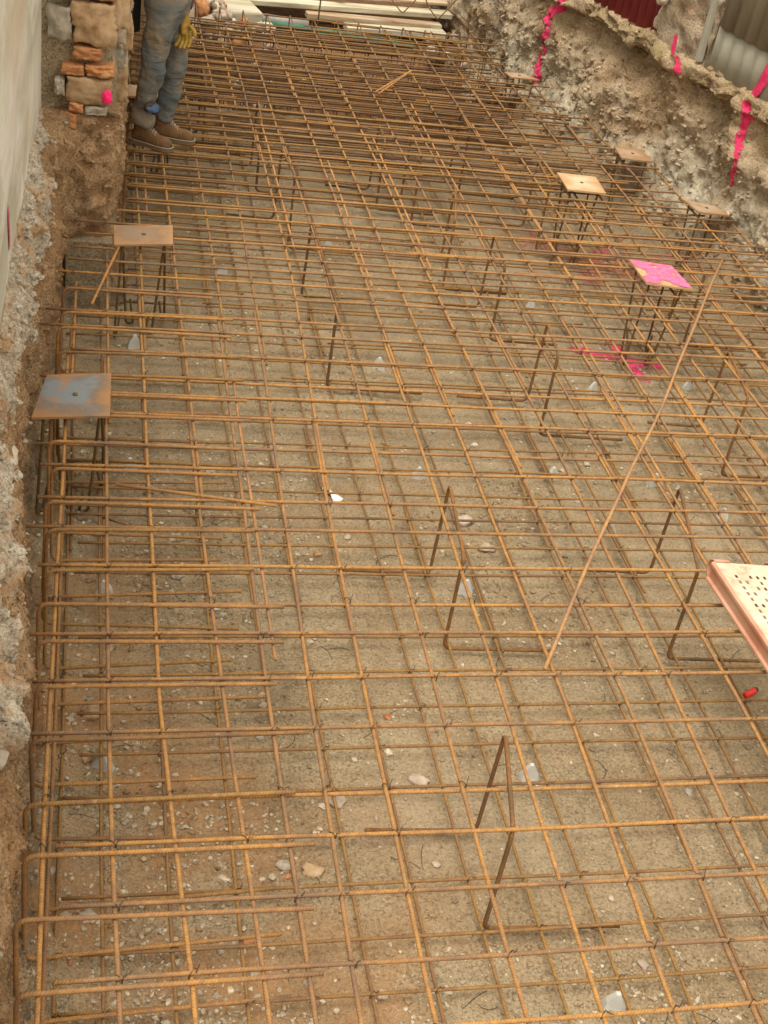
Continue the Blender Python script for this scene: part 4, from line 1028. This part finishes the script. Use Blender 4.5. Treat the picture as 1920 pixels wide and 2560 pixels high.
for i in range(80):
    x = R_.uniform(.1, 3.0); y = R_.uniform(1.9, 4.6); a = R_.uniform(0, 6.3); L = R_.uniform(.05, .13); cv = R_.uniform(-2.5, 2.5); pts = []; p = Vector((x, y))
    for k in range(9):
        pts.append((p.x, p.y, ground_h(p.x, p.y)+.003)); a += cv/8; p = p+Vector((math.cos(a), math.sin(a)))*L/8
    m = MB(); m.tube(pts, .0011, 4); o = m.build('wire_scrap', M_wire, None, loc=pts[0]); tag(o, 'short curled scrap of dark tie wire on the dirt', 'wire', 'wire scraps on the pit floor')

# ------------------------------------------------------------------ worker
def skin(name, nodes, edges, mat, parent=None, sub=2, disp=0, dsc=.08):
    me = bpy.data.meshes.new(name); me.from_pydata([n[0] for n in nodes], edges, []); o = bpy.data.objects.new(name, me); C.objects.link(o)
    sm = o.modifiers.new('skin', 'SKIN'); sm.use_smooth_shade = True
    for i, (p, r) in enumerate(nodes):
        rr = r if isinstance(r, tuple) else (r, r); me.skin_vertices[0].data[i].radius = rr
    me.skin_vertices[0].data[0].use_root = True
    ss = o.modifiers.new('sub', 'SUBSURF'); ss.levels = sub; ss.render_levels = sub
    if disp:
        tx = bpy.data.textures.new(name+'_folds', 'CLOUDS'); tx.noise_scale = dsc; tx.noise_depth = 2
        dm = o.modifiers.new('folds', 'DISPLACE'); dm.texture = tx; dm.strength = disp; dm.mid_level = .5; dm.texture_coords = 'LOCAL'
    me.materials.append(mat)
    if parent is not None: keep(o, parent)
    return o
GS = .86
fw = Vector((.90, -.42, 0)).normalized(); rt_ = Vector((fw.y, -fw.x, 0))       # facing, and his right-hand side
H = Vector((.50, 7.69, 1.40))
aR = Vector((.395, 7.63, .585)); aL = Vector((.525, 7.745, .585))
kR = Vector((.43, 7.585, .97)); kL = Vector((.572, 7.71, .97))
hR = H+rt_*.085+Vector((0, 0, -.05)); hL = H-rt_*.085+Vector((0, 0, -.05))
shR = H+rt_*.20+Vector((0, 0, .50)); shL = H-rt_*.20+Vector((0, 0, .50))
wL = Vector((.60, 7.68, 1.25)); eL = Vector((.60, 7.88, 1.52))
wR = H+rt_*.16+fw*.28+Vector((0, 0, .22)); eR = H+rt_*.27+Vector((0, 0, .22))
neck = H+Vector((0, 0, .58)); head = H+Vector((0, 0, .72))+fw*.03; crown = head+Vector((0, 0, .10))
nodes = [(H, (.075, .06)), (H+Vector((0, 0, .22)), (.11, .09)), (H+Vector((0, 0, .42)), (.15, .11)), (neck, .055), (head-Vector((0, 0, .03)), (.075, .085)), (crown, (.07, .08)),
         (hR, .045), (kR, .035), (aR, .022), (hL, .045), (kL, .035), (aL, .022), (shR, .06), (eR, .042), (wR, .028), (shL, .06), (eL, .042), (wL, .028)]
edges = [(0, 1), (1, 2), (2, 3), (3, 4), (4, 5), (0, 6), (6, 7), (7, 8), (0, 9), (9, 10), (10, 11), (2, 12), (12, 13), (13, 14), (2, 15), (15, 16), (16, 17)]
person = skin('person', nodes, edges, M_skin)
tag(person, 'worker in dusty torn jeans, brown boots and a yellow glove standing on the bars', 'person')
# face and hair (above the picture, kept simple but present)
m = MB()
for s_ in (-1, 1):
    e = head+fw*.085+rt_*(s_*.032)+Vector((0, 0, .03)); m.tube([e, e+fw*.006], .011, 10)
m.build('eyes', M_white, person)
skin('nose', [(head+fw*.088+Vector((0, 0, .02)), .010), (head+fw*.112+Vector((0, 0, -.015)), .014)], [(0, 1)], M_skin, person, 1)
skin('hair', [(head+Vector((0, 0, .06))-fw*.02, (.075, .088)), (crown-fw*.015+Vector((0, 0, .02)), (.078, .088))], [(0, 1)], M_hair, person, 2)
# trousers
tn = [(H+Vector((0, 0, .03)), (.16, .13)), (H+Vector((0, 0, -.06)), (.165, .135)),
      (hR+Vector((0, 0, -.10)), .118), (hR.lerp(kR, .55), .098), (kR, .084), (kR.lerp(aR, .45)-fw*.015, .078), (aR+Vector((-.01, 0, .12)), .084), (aR+Vector((-.008, 0, .035)), .094),
      (hL+Vector((0, 0, -.10)), .112), (hL.lerp(kL, .55), .09), (kL, .078), (kL.lerp(aL, .5)-fw*.012, .074), (aL+Vector((0, 0, .11)), .072), (aL+Vector((0, 0, .035)), .078)]
te = [(0, 1), (1, 2), (2, 3), (3, 4), (4, 5), (5, 6), (6, 7), (1, 8), (8, 9), (9, 10), (10, 11), (11, 12), (12, 13)]
tn = [(p, tuple(x*.88 for x in r) if isinstance(r, tuple) else r*.85) for p, r in tn]
trz = skin('trousers', tn, te, M_denim, person, 4, .04, .12)
# tear with the blue lining showing above the near boot
hole = kR.lerp(aR, .52)+Vector((.026, -.058, .0))
o = put('torn_hole_edge', RK[1], M_wire, hole, (.098, .030, .086), (.1, .3, math.radians(20)), person)
o = put('blue_lining', RK[3], M_blue, hole+Vector((.003, -.006, -.004)), (.078, .034, .066), (0, 0, math.radians(20)), person); o['label'] = 'blue cloth showing through the torn trouser leg'
# frayed flap below the hole
# jacket, sleeves
jn = [(H+Vector((0, 0, .04)), (.155, .125)), (H+Vector((0, 0, .25)), (.15, .12)), (H+Vector((0, 0, .46)), (.16, .12)), (neck+Vector((0, 0, -.03)), .07), (shR, .075), (eR, .058), (wR.lerp(eR, .15), .05), (shL, .075), (eL, .058), (wL.lerp(eL, .12), .048)]
skin('jacket', jn, [(0, 1), (1, 2), (2, 3), (2, 4), (4, 5), (5, 6), (2, 7), (7, 8), (8, 9)], M_jacket, person, 2, .02, .07)
# gloved hand: palm plus five separate fingers
def hand(w, mat, dirn, name, side):
    d = dirn.normalized(); across = fw.copy() if abs(d.dot(fw)) < .9 else rt_.copy(); across = (across-d*across.dot(d)).normalized(); nrm = d.cross(across)*side
    nd = [(w-d*.06, (.034, .028)), (w, (.032, .026)), (w+d*.05, (.042, .022)), (w+d*.09, (.042, .020))]; ed = [(0, 1), (1, 2), (2, 3)]
    palm = skin(name, nd, ed, mat, person, 2, .004, .02)
    for i, (off, L) in enumerate(((.031, .068), (.0105, .075), (-.0105, .070), (-.031, .056))):
        b = w+d*.085+across*off; c1 = b+d*L*.42+nrm*(.010+.004*i); c2 = c1+d*L*.30+nrm*(.024+.005*i); c3 = c2+d*L*.10+nrm*.026
        skin('finger', [(b-d*.02, .013), (c1, .0125), (c2, .0115), (c3, .0095)], [(0, 1), (1, 2), (2, 3)], mat, palm, 2)
    b = w+d*.03+across*.036; skin('thumb', [(b-across*.012, .014), (b+d*.03+across*.022+nrm*.008, .0135), (b+d*.062+across*.028+nrm*.018, .011)], [(0, 1), (1, 2)], mat, palm, 2)
hand(wL, M_glove, Vector((.10, -.10, -1)), 'glove', 1)
hand(wR, M_glove, fw+Vector((0, 0, -.1)), 'glove', 1)
# boots
def boot(ankle, d, label=None):
    d = d.normalized(); s_ = Vector((d.y, -d.x, 0)); base = Vector((ankle.x, ankle.y, ZT+.022))
    up = [(-.085, .030, .045), (-.075, .037, .085), (-.03, .041, .125), (.02, .043, .118), (.06, .043, .085), (.10, .045, .060), (.125, .048, .066), (.16, .046, .058), (.183, .036, .044), (.194, .018, .028)]
    up = [(x*.9, w*.9, h*.95) for x, w, h in up]
    m = MB(); vs = []; K = 14
    for (x, w, h) in up:
        for k in range(K):
            a = PI*k/(K-1); c_, sn = math.cos(a), math.sin(a); vs.append(base+d*x+s_*(w*math.copysign(abs(c_)**.7, c_))+Vector((0, 0, .018+h*abs(sn)**.75)))
    fs = [(i*K+k, i*K+k+1, (i+1)*K+k+1, (i+1)*K+k) for i in range(len(up)-1) for k in range(K-1)]; fs += [tuple(range(K-1, -1, -1)), tuple((len(up)-1)*K+k for k in range(K))]
    fs.append(tuple([i*K for i in range(len(up))]+[i*K+K-1 for i in range(len(up)-1, -1, -1)]))
    m.add(vs, fs); b = m.build('boot', M_boot, person); su = b.modifiers.new('s', 'SUBSURF'); su.levels = 1; su.render_levels = 1
    if label: b['label'] = label
    sh = [(-.092, .024), (-.085, .036), (-.03, .040), (.03, .042), (.10, .050), (.15, .050), (.187, .038), (.202, .016)]
    sh = [(x*.9, w*.9) for x, w in sh]
    m = MB(); L_ = [base+d*x+s_*w for x, w in sh]; R2 = [base+d*x-s_*w for x, w in reversed(sh)]; ring = L_+R2; n_ = len(ring)
    vs = [p for p in ring]+[p+Vector((0, 0, .026)) for p in ring]
    m.add(vs, [(i, (i+1) % n_, n_+(i+1) % n_, n_+i) for i in range(n_)]+[tuple(range(n_-1, -1, -1)), tuple(n_+i for i in range(n_))], None, 1., False); m.build('sole', M_sole, b, .004)
    m = MB()
    for q in (.040, .055, .070):
        h = interp([(x, hh) for x, w, hh in up], q)+.018; w = .024; m.tube([base+d*(q-.006)-s_*w+Vector((0, 0, h-.010)), base+d*q+Vector((0, 0, h+.006)), base+d*(q+.006)+s_*w+Vector((0, 0, h-.010))], .0032, 6)
        m.tube([base+d*(q+.008)-s_*w+Vector((0, 0, h-.012)), base+d*q+Vector((0, 0, h+.007)), base+d*(q-.008)+s_*w+Vector((0, 0, h-.009))], .0032, 6)
    m.build('laces', M_lace, b)
    m = MB(); wl = [p+Vector((0, 0, .027)) for p in ring]; wl.append(wl[0]); m.tube(wl, .0035, 5, False); m.build('welt', M_lace, b)
    tq = [base+d*x+s_*w+Vector((0, 0, z)) for x, w, z in ((.104, -.047, .033), (.101, -.036, .062), (.097, 0, .079), (.101, .036, .062), (.104, .047, .033))]
    m = MB(); m.tube(bend(tq, .02), .003, 5); m.build('toe_seam', M_sole, b)
    skin('boot_shaft', [(base+Vector((0, 0, .06))-d*.03, (.045, .05)), (base+Vector((0, 0, .15))-d*.025, (.046, .048))], [(0, 1)], M_boot, b, 2)
boot(Vector((.405, 7.625, 0)), Vector((.20, -.11, 0)))
boot(Vector((.530, 7.74, 0)), Vector((.22, -.05, 0)))
pc = H-rt_*-.0+rt_*.06-fw*.20+Vector((0, 0, -.16))
tp = empty('tool_pouch', pc); tag(tp, 'black tool pouch hanging behind the worker hip', 'tool pouch')
m = MB(); m.box(pc, (.09, .10, .20), Matrix.Rotation(-.7, 3, 'Z')); m.build('pouch', M_black, tp, .012)
m = MB(); m.box(pc+Vector((.02, .02, .14)), (.03, .03, .12), Matrix.Rotation(.2, 3, 'X')); m.build('handle', M_black, tp, .006)

person.location = (-.03, -.07, 0)          # his place on the bars
tp.location = tp.location+Vector((-.03, -.07, 0))
